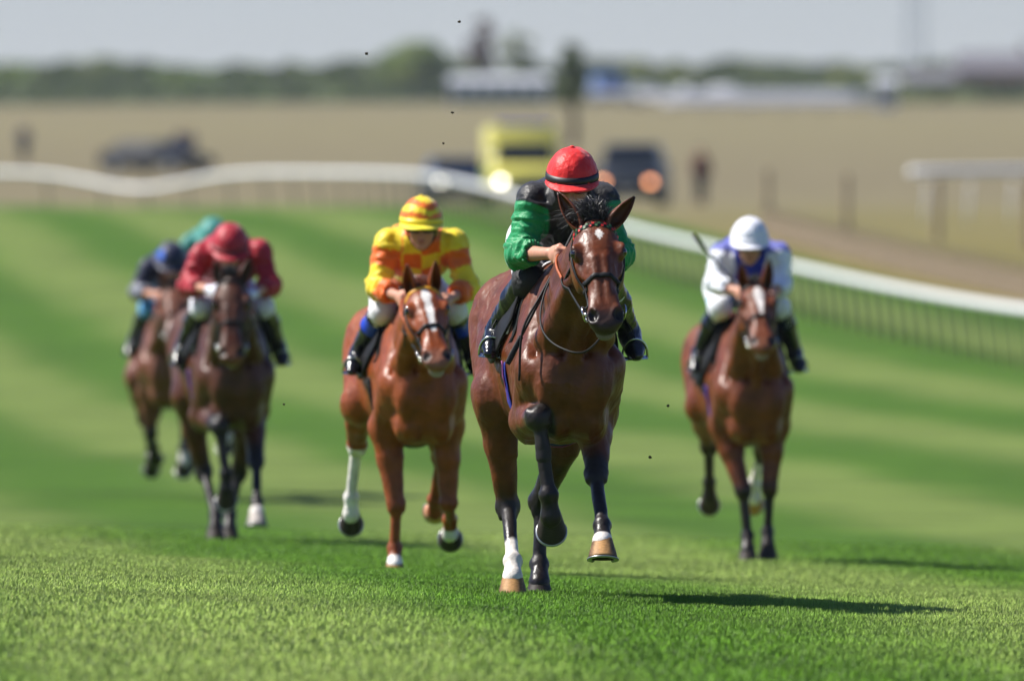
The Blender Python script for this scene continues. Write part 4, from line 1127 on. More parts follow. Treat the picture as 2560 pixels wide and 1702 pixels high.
    for i, (s, L) in enumerate(limbs.items()):
        dsp += fold(v, N, [L['sh'], L['el'], L['wr']], .12, .0130, 30, 11 + i * 7) + fold(v, N, [L['sh'], L['el'], L['wr']], .12, .0035, 52, 61 + i * 7)
        a_, b_ = L['sh'], L['el']; t = np.clip((v - a_) @ (b_ - a_) / ((b_ - a_) @ (b_ - a_)), 0, 1); d1 = np.linalg.norm(v - a_ - t[:, None] * (b_ - a_), axis=1)
        a2, b2 = L['el'], L['wr']; t2 = np.clip((v - a2) @ (b2 - a2) / ((b2 - a2) @ (b2 - a2)), 0, 1); d2 = np.linalg.norm(v - a2 - t2[:, None] * (b2 - a2), axis=1)
        armd[s] = (np.minimum(d1, d2), np.where(d1 < d2, t, 1 + t2))
    tor = np.minimum(armd['l'][0], armd['r'][0])
    Q = v * V(11, 6, 9); Q[:, 0] += .6 * vnoise(v * 5, 2)
    dsp += smooth(.07, .13, tor) * .010 * (1 - 2 * np.abs(vnoise(Q, 21)) + .5 * (1 - 2 * np.abs(vnoise(Q * 2.2, 22))))
    v = v + N * dsp[:, None]
    col = R['silks'](v, armd, g, che, nek)
    mesh_obj('jacket', v, F, M_SILK, root, col=col)
    # ---------- breeches
    P = Field(lo, hi, h)
    P.ell(pel + V(0, .03, -.01), (.170, .155, .140), .04)
    P.rc(pel, wai * .55 + pel * .45, .150, .146, .03, tx, 1.08)
    for s, L in limbs.items():
        P.rc(L['hip'], L['kn'], .105, .068, .05); P.rc(L['kn'], L['kn'] + (L['an'] - L['kn']) * .25, .064, .056, .03)
    v, F = P.mesh(2); N = vnormals(v, F)
    dsp = sum(fold(v, N, [L['hip'], L['kn'], L['an']], .17, .005, 16, 31 + i * 7) for i, L in enumerate(limbs.values()))
    v = v + N * dsp[:, None]
    col = np.tile(np.asarray(R['breeches']), (len(v), 1))
    if R.get('breech_fn'): col = R['breech_fn'](v, col, limbs)
    mesh_obj('breeches', v, F, M_BREECH, root, col=col)
    # ---------- boots
    for s, L in limbs.items():
        sg = -1 if s == 'l' else 1
        T = Field(np.minimum(L['kn'], np.minimum(L['an'], L['to'])) - .16, np.maximum(L['kn'], np.maximum(L['an'], L['to'])) + .16, h)
        sd = nrm(L['an'] - L['kn']); ft = nrm(L['to'] - L['an'])
        k0 = L['kn'] + sd * R.get('boot_top', .035)
        calf = V(0, .018, 0)
        T.rc(k0, L['kn'] + sd * .17 + calf, .070, .060, .03); T.rc(L['kn'] + sd * .17 + calf, L['an'], .064, .042, .03)
        dn = nrm(np.cross(ft, V(1, 0, 0))); dn = dn if dn[2] < 0 else -dn
        heel = L['an'] + dn * .055 - ft * .035; toe = L['to'] + ft * .045 + dn * .010; ball = L['to'] - ft * .01 + dn * .012
        T.rc(L['an'], heel, .042, .034, .02); T.rc(heel, ball, .034, .040, .025, V(1, 0, 0), 1.0); T.rc(L['an'] + dn * .01, ball, .040, .036, .03); T.rc(ball, toe, .040, .030, .02, dn, .8)
        T.ell(k0 - sd * .075, (.09, .09, .05), .004, (nrm(np.cross(sd, V(1, 0, 0))), V(1, 0, 0), sd), op='s')
        vb, Fb = T.mesh(2); Nb = vnormals(vb, Fb)
        vb = vb + Nb * fold(vb, Nb, [L['kn'], L['an'], L['an'] + dn * .05], .1, .004, 30, 51)[:, None]
        cb = np.tile(np.asarray(R['boots']), (len(vb), 1))
        if R.get('boot_fn'): cb = R['boot_fn'](vb, cb, L)
        bo = mesh_obj('boot', vb, Fb, M_BOOT, root, col=cb)
        # sole
        so = MB(); so.tube([heel + dn * .034, (heel + ball) / 2 + dn * .037, ball + dn * .038, toe + dn * .026], [.026, .028, .034, .018], 10, True, .22, dn); so.build('sole', M_CLOTH_BLACK, bo, True)
        # stirrup iron and leather
        st = empty('stirrup', (0, 0, 0)); st.parent = R['saddle']
        c = ball + dn * .045; lat = nrm(np.cross(ft, dn)); arch = [c + lat * (.058 * math.cos(a)) - dn * (.10 * max(0, math.sin(a)) ** .8) for a in np.linspace(0, math.pi, 15)]
        tube_obj('stirrup_iron', arch, .0055, M_STEEL, st, 6, seg=2)
        mbx = MB(); mbx.tube([c - lat * .058, c + lat * .058], .014, 8, True, .5, dn); mbx.build('tread', M_STEEL, st)
        topp = c - dn * .10
        tube_obj('stirrup_leather', [topp, topp * .5 + V(R['hx'] + sg * .24, .26, 1.30) * .5 + V(sg * .02, 0, 0), V(R['hx'] + sg * .17, .28, 1.42)], .011, M_LEATHER, st, 6, .3, (1, 0, 0))
    # ---------- helmet with silk cap
    hm_ = empty('helmet', (0, 0, 0)); hm_.parent = root
    n = 48; m = 20; rows = []; 
    ax_, ay_, az_ = .117, .142, .137
    for i in range(m):
        a = (i / (m - 1)) * 1.68
        for j in range(n):
            b = 2 * math.pi * j / n
            rr = math.sin(a)
            wr = 1 + .006 * math.cos(8 * b + 1) * math.sin(min(a, 1.5)) ** 2 * (1 - .6 * i / m) - .014 * max(0, 1 - abs(math.sin(2 * b + .8)) * 7) * min(1, a) + .018 * float(vnoise(np.array([[math.cos(b) * 5, math.sin(b) * 5, a * 6]]), 5)[0]) * (a > .2)
            bulge = 1.0 + (.02 if a > 1.45 else .0)
            rows.append(Hc + rt * (ax_ * rr * math.cos(b) * wr * bulge) + fd * (ay_ * rr * math.sin(b) * wr * bulge) + up * (az_ * math.cos(a) * wr))
    f = [(i * n + j, i * n + (j + 1) % n, (i + 1) * n + (j + 1) % n, (i + 1) * n + j) for i in range(m - 1) for j in range(n)]
    vv = np.array(rows); loc_ = np.c_[(vv - Hc) @ rt, (vv - Hc) @ fd, (vv - Hc) @ up]
    mesh_obj('cap_silk', vv, f, M_SILK, hm_, col=R['cap'](loc_))
    b_ = mesh_obj('cap_button', *ball_geo(Hc + up * (az_ + .002), (.012, .012, .006), 8, 6), M_SILK, hm_, col=np.tile(R['cap'](np.array([[0, 0, az_]]))[0], (48 + 8 * 1, 1)))
    # hard shell inside the rim
    bd = []
    for off, zz in ((1.028, -.006), (1.036, .008), (1.028, .028)):
        for j in range(n):
            b = 2 * math.pi * j / n; a = math.acos(np.clip(zz / az_, -1, 1)); bd.append(Hc + rt * (ax_ * off * math.sin(a) * math.cos(b)) + fd * (ay_ * off * math.sin(a) * math.sin(b)) + up * zz)
    f = [(i * n + j, i * n + (j + 1) % n, (i + 1) * n + (j + 1) % n, (i + 1) * n + j) for i in range(2) for j in range(n)]
    o = mesh_obj('cap_band', bd, f, R['band_m'], hm_); so = o.modifiers.new('t', 'SOLIDIFY'); so.thickness = .003; so.offset = 1
    # peak
    pk = []; na = 21; nr = 6
    for i in range(nr):
        e = i / (nr - 1)
        for j in range(na):
            b = math.radians(90 - 74 + 148 * j / (na - 1)); k = math.sin((b - math.radians(16)) / math.radians(148) * math.pi) ** .6
            pk.append(Hc + rt * ((ax_ + .004) * math.cos(b) * (1 + .04 * e)) + fd * ((ay_ + .003) * math.sin(b) + .052 * e * k) + up * (-.006 - .016 * e * k - .010 * e * (abs(math.cos(b)))))
    f = [(i * na + j, i * na + j + 1, (i + 1) * na + j + 1, (i + 1) * na + j) for i in range(nr - 1) for j in range(na - 1)]
    vv = np.array(pk); loc_ = np.c_[(vv - Hc) @ rt, (vv - Hc) @ fd, (vv - Hc) @ up]
    o = mesh_obj('peak', vv, f, M_SILK, hm_, col=R['cap'](loc_, True)); so = o.modifiers.new('t', 'SOLIDIFY'); so.thickness = .006; so.offset = 0
    # chin strap, goggles
    tube_obj('chin_strap', [Hf - up * .0 + rt * .082 + fd * .01, Hf - up * .06 + rt * .066 + fd * .03, Hf - up * .118 + fd * .052, Hf - up * .06 - rt * .066 + fd * .03, Hf - up * .0 - rt * .082 + fd * .01], .007, M_LEATHER, hm_, 6, .5, fd)
    gg = []; na = 17
    for i, (zz, off) in enumerate(((.024, .006), (.022, .014), (-.012, .014), (-.018, .006))):
        for j in range(na):
            b = math.radians(-80 + 160 * j / (na - 1)); gg.append(Hf + rt * ((.078 + off) * math.sin(b)) + fd * ((.092 + off) * math.cos(b)) + up * (zz + (.012 * math.exp(-(b / .16) ** 2) if zz < 0 else 0)))
    f = [(i * na + j, i * na + j + 1, (i + 1) * na + j + 1, (i + 1) * na + j) for i in range(3) for j in range(na - 1)]
    o = mesh_obj('goggles', gg, f, M_GOGGLE, root); so = o.modifiers.new('t', 'SOLIDIFY'); so.thickness = .004
    return dict(root=root, grips=grips, Hc=Hc, up=up, fd=fd, rt=rt, limbs=limbs)

def ball_geo(c, r, n=10, m=8):
    c = np.asarray(c, float); r = np.asarray(r, float)
    v = []
    for i in range(m):
        a = math.pi * i / (m - 1)
        for j in range(n):
            b = 2 * math.pi * j / n; v.append(c + r * V(math.sin(a) * math.cos(b), math.sin(a) * math.sin(b), math.cos(a)))
    f = [(i * n + j, i * n + (j + 1) % n, (i + 1) * n + (j + 1) % n, (i + 1) * n + j) for i in range(m - 1) for j in range(n)]
    return np.array(v), f

def add_reins(H, Rr, loops=True, rubber=M_RUBBER):
    """reins from the bit rings to the fists and a slack loop below the neck: parts of the bridle"""
    for s, key in ((-1, 'l'), (1, 'r')):
        b = H['bits'][s]; g = Rr['grips'][key]
        # neck side: keep outside the neck
        mid = (b * .5 + g * .5) + V(s * .02, 0, -.012)
        P = catmull([b, b * .75 + g * .25 + V(s * .01, 0, -.01), mid, b * .25 + g * .75 + V(s * .008, 0, -.006), g], 8)
        d = H['G'].sample(P); P[1:-1] = np.where((d < .008)[1:-1, None], H['G'].snap(P, .010)[1:-1], P[1:-1])
        k = int(len(P) * .58)
        v, f = tube_geo(P[:k + 1], .0105, 6, True, .4, (1, 0, .2)); mesh_obj('rein', v, f, M_LEATHER, H['br'])
        v, f = tube_geo(P[k:], .0125, 6, True, .5, (1, 0, .2)); mesh_obj('rein_grip', v, f, rubber, H['br'])
# ------------------------------------------------------------------ put the runners together
def place(S, Rd, x, y, dz=0.0, scale=1.0):
    z = gz(x, y) + dz
    S['loc'] = (x, y, z); H = make_horse(S)
    Rd['loc'] = (x, y, z); Rd['saddle'] = H['sd']; RR = make_person_rider(Rd)
    add_reins(H, RR); H['G'] = None
    for o in (H['root'], RR['root']): o.scale = (scale, scale, scale)
    return H, RR
def whip(loc, a, b, label, scale=1.0):
    """tapered whip with a wider tip flap"""
    t = empty('whip', loc); t.scale = (scale, scale, scale); setp(t, label, 'whip')
    a, b = np.array(a, float), np.array(b, float); d = nrm(b - a)
    tube_obj('handle', [a - d * .16, a - d * .06, a + d * .05], [.011, .0105, .010], M_LEATHER, t)
    tube_obj('shaft', [a + d * .05, (a + b) / 2, b - d * .14], [.0085, .0075, .0065], M_LEATHER, t)
    tube_obj('flap', [b - d * .14, b - d * .05, b], [.011, .014, .012], M_LEATHER, t, 8, .35, (0, 1, 0))
H1, R1 = place(MAIN, RIDER_MAIN, .217, 64.06)
whip(H1['root'].location, R1['grips']['l'], (-.238, -.43, 1.055), 'thin black whip slanting down from the red capped jockey')
H2, R2 = place(CHEST, RIDER_CHEST, -.522, 74.7, .0, .955)
H3, R3 = place(RIGHT, RIDER_RIGHT, 1.40, 85.7, .02, .968)
whip(H3['root'].location, R3['grips']['l'], (-.32, -.05, 2.00), 'black whip raised behind the white capped jockey', .968)
H4, R4 = place(LEFT, RIDER_LEFT, -1.80, 88.9)
whip(H4['root'].location, R4['grips']['r'], (.37, -.02, 1.19), 'thin black whip hanging from the maroon jockey')
H5, R5 = place(NAVYH, RIDER_NAVY, -2.60, 107.0, .03, .97)
H6, R6 = place(TEALH, RIDER_TEAL, -2.35, 110.0, .15)

tube_obj('slack_rein', [R1['grips']['l'], (-.075, -.47, 1.36), (-.085, -.62, 1.22), (-.01, -.80, 1.135), (.12, -.86, 1.12), (.24, -.66, 1.30), R1['grips']['r']], .0048, M_LEATHER, H1['br'], 6)
tube_obj('rein_end', [R1['grips']['l'], (-.09, -.44, 1.36), (-.17, -.45, 1.20), (-.185, -.44, .98)], .0055, M_LEATHER, H1['br'], 6)
# ------------------------------------------------------------------ rails and fences
M_WHITE_PVC = mat('white_plastic', lin(238, 238, 240), rough=.45, var=.05, var_scale=2)
M_POST = mat('rail_post', lin(66, 72, 70), rough=.6, var=.15)
M_WOOD = mat('weathered_wood', lin(150, 132, 108), rough=.85, var=.25, var_scale=6)
M_WOOD_DARK = mat('dark_wood', lin(78, 68, 58), rough=.85, var=.25, var_scale=6)

def post_mesh():
    mb = MB()
    mb.tube([(0, .10, -.15), (0, .07, .30), (0, .02, .70), (0, 0, .86)], [.027, .027, .028, .030], 8)
    mb.box((0, 0, .85), (.05, .07, .05)); return mb
def running_rail(path, label, z0=.85, r=.050, step=1.9, side=1.0, posts=True, pm=None):
    t = empty('running_rail', (float(path[0][0]), float(path[0][1]), gz(*path[0]))); setp(t, label, 'rail')
    base = np.array([path[0][0], path[0][1], gz(*path[0])])
    P = np.c_[path, ground_z(path[:, 0], path[:, 1]) + z0] - base
    v, f = tube_geo(P, r, 10, True, 1.25, (0, 0, 1)); mesh_obj('rail', v, f, M_WHITE_PVC, t)
    if not posts: return t
    seg = np.linalg.norm(np.diff(path, axis=0), axis=1); s = np.r_[0, np.cumsum(seg)]
    first = None
    for d in np.arange(.5, s[-1], step):
        x, y = np.interp(d, s, path[:, 0]), np.interp(d, s, path[:, 1]); x2, y2 = np.interp(d + .5, s, path[:, 0]), np.interp(d + .5, s, path[:, 1])
        a = math.atan2(y2 - y, x2 - x)
        if first is None: o = first = post_mesh().build('post', pm or M_POST, t, True)
        else:
            o = first.copy(); COL.objects.link(o); o.parent = t
        o.location = (x - base[0], y - base[1], gz(x, y) - base[2]); o.rotation_euler = (0, 0, a + (math.pi if side < 0 else 0))
    return t
rp = RAIL[(RAIL[:, 1] > 85) & (RAIL[:, 0] > -34)]
ds = np.r_[0, np.cumsum(np.linalg.norm(np.diff(rp, axis=0), axis=1))]; dd = np.arange(0, ds[-1], 1.0)
running_rail(np.c_[np.interp(dd, ds, rp[:, 0]), np.interp(dd, ds, rp[:, 1])], 'long white running rail on slanted posts, bending left behind the horses', side=-1)
xs = np.linspace(0, 1, 10)
running_rail(np.c_[8.75 + xs * 9, 312 + xs * 8], 'short white rail on posts at the right edge behind the brown posts', 1.12, .085, 1.3, pm=M_WHITE_PVC)
for (xa, ya, xb, yb, lb) in ((9.5, 900, 23, 905, 'far white rail in front of the parked vehicles, nearest of three'), (9.0, 985, 24, 990, 'far white rail in the middle of three, beyond the dry field'), (3.5, 1065, 27, 1072, 'farthest white rail along the foot of the hedge')):
    running_rail(np.c_[xa + xs * (xb - xa), ya + xs * (yb - ya)], lb, .95, .16, 2.6)

# brown paling fence just outside the rail
def paling_fence(pts, label):
    t = empty('paling_fence', (float(pts[0][0]), float(pts[0][1]), gz(*pts[0]))); setp(t, label, 'fence')
    b = np.array([pts[0][0], pts[0][1], gz(*pts[0])])
    for i in range(len(pts) - 1):
        p, q = pts[i], pts[i + 1]; mb = MB(); L = np.linalg.norm(q - p); n = int(L / .16); a = math.atan2(q[1] - p[1], q[0] - p[0])
        for j in range(n):
            c = p + (q - p) * (j + .5) / n; h = .50 + .05 * math.sin(j * 2.3 + i)
            mb.box((c[0] - b[0], c[1] - b[1], gz(*c) + h / 2 - b[2]), (.10, .03, h), a)
        mb.build('paling_panel', M_WOOD, t)
        for k in (.25, .6):
            m2 = MB(); m2.tube([np.array([*p, gz(*p) + k]) - b, np.array([*q, gz(*q) + k]) - b], .02, 6); m2.build('wire', M_WOOD_DARK, t)
    return t
fy = np.arange(150, 305, 6.0)
paling_fence(np.c_[rail_x(fy) + 5.2, fy], 'low brown paling fence outside the running rail on the right')
for i, (x, y, h) in enumerate(((5.5, 306, 1.25), (7.06, 300, 1.25), (8.8, 294, 1.3), (10.45, 288, 1.35))):
    t = empty('fence_post', (x, y, gz(x, y))); 
    setp(t, ['leftmost weathered fence post in the olive grass beyond the rail', 'second weathered fence post from the left in the olive grass', 'third weathered fence post, under the end of the short white rail', 'rightmost weathered fence post near the right edge of the photograph'][i], 'post', 'old fence posts in the olive grass')
    mb = MB(); mb.box((0, 0, h / 2 - .1), (.12, .12, h + .2), .3, .93); mb.build('shaft', M_WOOD, t, False, .012)
    mb = MB(); mb.box((0, 0, h + .02), (.18, .18, .05), .3, .6); mb.build('cap', M_WOOD, t, False, .008)

# ------------------------------------------------------------------ vehicles
M_TYRE = mat('tyre_rubber', lin(28, 28, 29), rough=.85)
M_RIM = mat('alloy_rim', lin(150, 152, 154), rough=.35, metal=.8)
M_GLASS = mat('car_glass', lin(16, 22, 32), rough=.25, spec=.35)
M_LAMP = mat('headlamp_lit', lin(255, 250, 235), emit=(lin(255, 248, 228), 6.0))
M_LAMP_AMBER = mat('amber_lamp_lit', lin(255, 170, 90), emit=(lin(255, 170, 120), 3.6))
M_BLUE_LAMP = mat('blue_beacon', lin(30, 60, 200), rough=.2)
M_BUMPER = mat('bumper_plastic', lin(40, 41, 43), rough=.6)
M_PLATE = mat('plate_white', lin(225, 225, 215), rough=.5)

def vehicle(label, cat, x, y, rz, paint, L=4.5, W=1.8, H=1.5, hood=.95, kind='car', lamp=M_LAMP, lamps=(1, 1), group=None):
    """front faces -Y; side profile extruded and bevelled; glass, wheels, lamps, grille, mirrors as parts"""
    t = empty({'car': 'parked_car', 'van': 'ambulance', 'box': 'horse_box', 'suv': 'parked_car'}[kind], (x, y, gz(x, y)), rz); setp(t, label, cat, group)
    z0 = .22
    if kind in ('car', 'suv'):
        low = [(-L / 2, z0), (-L / 2 - .02, .62), (-L / 2 + .08, hood - .18), (-L * .22, hood), (L * .40, hood + .04), (L / 2, hood - .05), (L / 2, z0)]
        cab = [(-L * .24, hood - .02), (-L * .07, H - .03), (L * .05, H), (L * .28, H - .02), (L * .44, hood + .02)]
        mb = MB(); mb.prism(low, -W / 2, W / 2, 0); mb.build('body', paint, t, True, .07, 3)
        c = MB(); n = len(cab); wv = W / 2 - .06; wt = W / 2 - .22
        v = [((-1 if s == 0 else 1) * (wt if cab[i][1] > hood + .2 else wv), cab[i][0], cab[i][1]) for s in (0, 1) for i in range(n)]
        c.add(v, [tuple(range(n))[::-1], tuple(range(n, 2 * n))] + [(i, (i + 1) % n, n + (i + 1) % n, n + i) for i in range(n)]); c.build('cabin', paint, t, True, .05, 2)
        def quad(name, P, m, off):
            P = np.array(P, float); nn = nrm(np.cross(P[1] - P[0], P[2] - P[0])); P2 = P + nn * off; g = MB(); g.add(np.vstack([P, P2]), [(3, 2, 1, 0), (4, 5, 6, 7), (0, 1, 5, 4), (1, 2, 6, 5), (2, 3, 7, 6), (3, 0, 4, 7)]); g.build(name, m, t)
        a, b = cab[0], cab[1]; k0, k1 = .10, .92
        p = lambda k: (a[0] + (b[0] - a[0]) * k, a[1] + (b[1] - a[1]) * k); w_ = lambda k: (wv + (wt - wv) * k) - .07
        quad('windscreen', [(-w_(k0), *p(k0)), (w_(k0), *p(k0)), (w_(k1), *p(k1)), (-w_(k1), *p(k1))], M_GLASS, .012)
        a2, b2 = cab[4], cab[3]; p2 = lambda k: (a2[0] + (b2[0] - a2[0]) * k, a2[1] + (b2[1] - a2[1]) * k)
        quad('rear_window', [(w_(k0), *p2(k0)), (-w_(k0), *p2(k0)), (-w_(k1), *p2(k1)), (w_(k1), *p2(k1))], M_GLASS, .012)
        for s in (-1, 1):
            for (ya, yb, yc, yd) in ((-.17, .06, .04, -.08), (.08, .33, .24, .06)):
                q = [(s * (wv - .005), ya * L, hood + .04), (s * (wv - .005), yb * L, hood + .04), (s * (wt + .005), yc * L, H - .12), (s * (wt + .005), yd * L, H - .12)]
                quad('side_window', q if s > 0 else q[::-1], M_GLASS, .010)
    else:
        cabh = hood
        low = [(-L / 2, z0 + .1), (-L / 2, .75), (-L / 2 + .12, cabh), (-L * .36, cabh + .12), (-L * .26, H * .80), (-L * .24, H), (L / 2, H), (L / 2, z0 + .1)]
        mb = MB(); mb.prism(low, -W / 2, W / 2, 0); mb.build('body', paint, t, True, .10, 3)
        g = MB(); ww = W / 2 - .16
        ya, za, yb, zb = -L * .36 - .012, cabh + .14, -L * .26 - .012, H * .79
        dy, dz = -.02, -.012
        P = [(-ww, ya, za), (ww, ya, za), (ww - .05, yb, zb), (-ww + .05, yb, zb)]; P2 = [(q[0], q[1] + dy, q[2] + .02) for q in P]
        g.add(P + P2, [(3, 2, 1, 0), (4, 5, 6, 7), (0, 1, 5, 4), (1, 2, 6, 5), (2, 3, 7, 6), (3, 0, 4, 7)]); g.build('windscreen', M_GLASS, t)
        for s in (-1, 1):
            g = MB(); g.box((s * (W / 2 + .004), -L * .235, H * .62), (.02, .75, .55)); g.build('side_window', M_GLASS, t)
        if kind == 'van':
            g = MB(); g.box((0, -L * .21, H + .06), (W * .78, .26, .13)); g.build('beacon_bar', M_BLUE_LAMP, t, False, .03)
            for s in (-1, 1):
                for j in range(5):
                    g = MB(); g.box((s * (W / 2 + .004), -L * .10 + j * .62, .95 + (j % 2) * .0), (.012, .31, .34)); g.build('check_panel', mat('check_green_panel', lin(40, 130, 60), rough=.5), t)
    for s in (-1, 1):
        for yy in (-L * .31, L * .30):
            r = .33 if kind != 'box' else .45
            w0 = empty('wheel', (s * (W / 2 - .09), yy, r)); w0.parent = t
            v, f = tube_geo([(-.11, 0, 0), (.11, 0, 0)], r, 22); mesh_obj('tyre', v, f, M_TYRE, w0, smooth_shade=False)
            v, f = tube_geo([(s * .085, 0, 0), (s * .125, 0, 0)], r * .62, 16); mesh_obj('rim', v, f, M_RIM, w0, smooth_shade=False)
        g = MB(); lx = s * (W / 2 - .27); lm = lamp if lamps[0 if s < 0 else 1] else M_RIM
        v, f = ball_geo((lx, -L / 2 - .015, .70), (.115, .04, .085), 12, 8); mesh_obj('headlight', v, f, lm, t)
        g = MB(); g.box((s * (W / 2 + .10), -L * .20, hood + .10), (.20, .10, .15)); g.build('mirror', paint, t, False, .03)
        g = MB(); g.box((s * (W / 2 - .17), L / 2 + .012, .80), (.20, .04, .18)); g.build('tail_light', mat('tail_red', lin(150, 20, 20), rough=.2), t)
    g = MB(); g.box((0, -L / 2 - .03, .42), (W * .94, .10, .22)); g.build('bumper', M_BUMPER, t, False, .03)
    g = MB(); g.box((0, -L / 2 - .022, .66), (W * .40, .04, .16)); g.build('grille', M_BUMPER, t, False, .01)
    g = MB(); g.box((0, -L / 2 - .085, .44), (.46, .012, .10)); g.build('number_plate', M_PLATE, t)
    return t
P_YEL = mat('ambulance_yellow', lin(222, 214, 100), rough=.35, coat=.4)
P_NAVY = mat('paint_navy', lin(34, 46, 64), rough=.3, coat=.6)
P_DARK = mat('paint_black', lin(26, 32, 40), rough=.45, coat=.2)
P_BLUE = mat('paint_blue', lin(66, 104, 168), rough=.35, coat=.5)
P_WHITE = mat('paint_white', lin(226, 228, 230), rough=.35, coat=.5)
P_SILVER = mat('paint_silver', lin(170, 176, 182), rough=.3, metal=.3, coat=.5)
vehicle('yellow ambulance van with dark windscreen behind the rail', 'ambulance', .28, 424, .05, P_YEL, 5.6, 2.05, 2.35, 1.10, 'van', lamps=(1, 0))
vehicle('dark car with a lit headlamp, left of the ambulance', 'car', -1.72, 432, .1, P_NAVY, 4.5, 1.85, 1.42, .92, 'car', lamps=(1, 0), group='cars parked behind the rail')
vehicle('large dark off-road car with amber lamps, right of the ambulance', 'car', 3.55, 420, -.08, P_DARK, 4.7, 1.95, 1.85, 1.12, 'suv', M_LAMP_AMBER, group='cars parked behind the rail')
vehicle('black car side-on behind the rail on the left', 'car', -14.0, 560, .9, mat('paint_matt_black', lin(28, 30, 38), rough=.7), 4.5, 1.85, 1.3, .85, 'car', lamps=(0, 0), group='cars parked behind the rail')
vehicle('far blue horse box right of the long white building', 'horse box', 7.9, 1170, .1, P_BLUE, 6, 2.4, 2.5, 1.2, 'box', lamps=(0, 0))
for i, (x, y, rz, p, lb) in enumerate(((11.2, 1130, 1.3, P_SILVER, 'silver car in front of the far hedge, just right of the blue horse box'), (14.2, 1120, .3, P_WHITE, 'white car among the far rails, left one of a pair'), (17.3, 1125, 1.2, P_WHITE, 'white car among the far rails, right one of a pair'))):
    vehicle(lb, 'car', x, y, rz, p, 4.4, 1.8, 1.5, .95, 'car', lamps=(0, 0), group='cars parked by the far hedge')

# ------------------------------------------------------------------ bystanders
def bystander(label, x, y, rz, top, legs, hair, arm=0.0):
    t = empty('person', (x, y, gz(x, y)), rz); setp(t, label, 'person', 'bystanders beyond the rail')
    h = .024
    B = Field((-.5, -.4, -.05), (.5, .4, 1.85), h)
    hd = V(0, -.02, 1.62)
    B.ell(hd, (.075, .095, .115), .03); B.rc((0, 0, 1.40), hd - V(0, 0, .06), .06, .055, .04)
    B.rc((0, 0, 1.0), (0, 0, 1.38), .13, .15, .06, (0, 1, 0), .7); B.ell(hd + V(0, -.10, -.02), (.015, .02, .025), .02)
    el = {}
    for s in (-1, 1):
        e = V(s * .25, -.03 - arm * .1, 1.12); wv = V(s * (.24 - arm * .1), -.12 - arm * .12, .90 + arm * .2); el[s] = (e, wv)
        B.rc((s * .18, 0, 1.40), e, .055, .045, .04); B.rc(e, wv, .042, .032, .03); B.rc(wv, wv + V(0, -.02, -.10), .034, .026, .02)
        B.rc((s * .09, 0, .95), (s * .10, -.02, .50), .095, .065, .06); B.rc((s * .10, -.02, .50), (s * .10, .02, .08), .06, .042, .03); B.rc((s * .10, .02, .05), (s * .11, -.13, .03), .045, .035, .03)
    v, F = B.mesh(2); mesh_obj('body', v, F, M_SKIN, t, col=tint(len(v), lin(196, 146, 120)))
    J = Field((-.5, -.4, .5), (.5, .4, 1.6), h)
    J.rc((0, 0, .95), (0, 0, 1.38), .165, .175, .06, (0, 1, 0), .72)
    for s in (-1, 1): J.rc((s * .18, 0, 1.39), el[s][0], .075, .062, .05); J.rc(el[s][0], el[s][1], .060, .05, .03)
    v, F = J.mesh(2); mesh_obj('jacket', v, F, M_BREECH, t, col=tint(len(v), top))
    T = Field((-.5, -.4, -.05), (.5, .4, 1.2), h); T.ell((0, 0, .93), (.18, .14, .13), .05)
    for s in (-1, 1): T.rc((s * .09, 0, .93), (s * .10, -.02, .50), .115, .085, .05); T.rc((s * .10, -.02, .50), (s * .10, .02, .10), .08, .065, .03)
    v, F = T.mesh(2); mesh_obj('trousers', v, F, M_BREECH, t, col=tint(len(v), legs))
    v, f = ball_geo(hd + V(0, .02, .035), (.088, .10, .095), 12, 9); mesh_obj('hair', v, f, mat('hair_brown', lin(50, 38, 30), rough=.6), t)
bystander('person in red top and dark trousers, standing right of the off-road car', 5.55, 418, .3, lin(112, 64, 58), lin(44, 46, 54), None)
bystander('person in dark coat beside the black car on the left', -12.7, 562, -.4, lin(40, 42, 60), lin(36, 36, 42), None, 1)
bystander('person in navy coat behind the black car bonnet', -13.3, 568, .2, lin(48, 52, 84), lin(40, 40, 46), None)
bystander('lone far person in grey by the left edge of the photograph', -20.6, 600, .2, lin(72, 74, 96), lin(56, 58, 70), None)

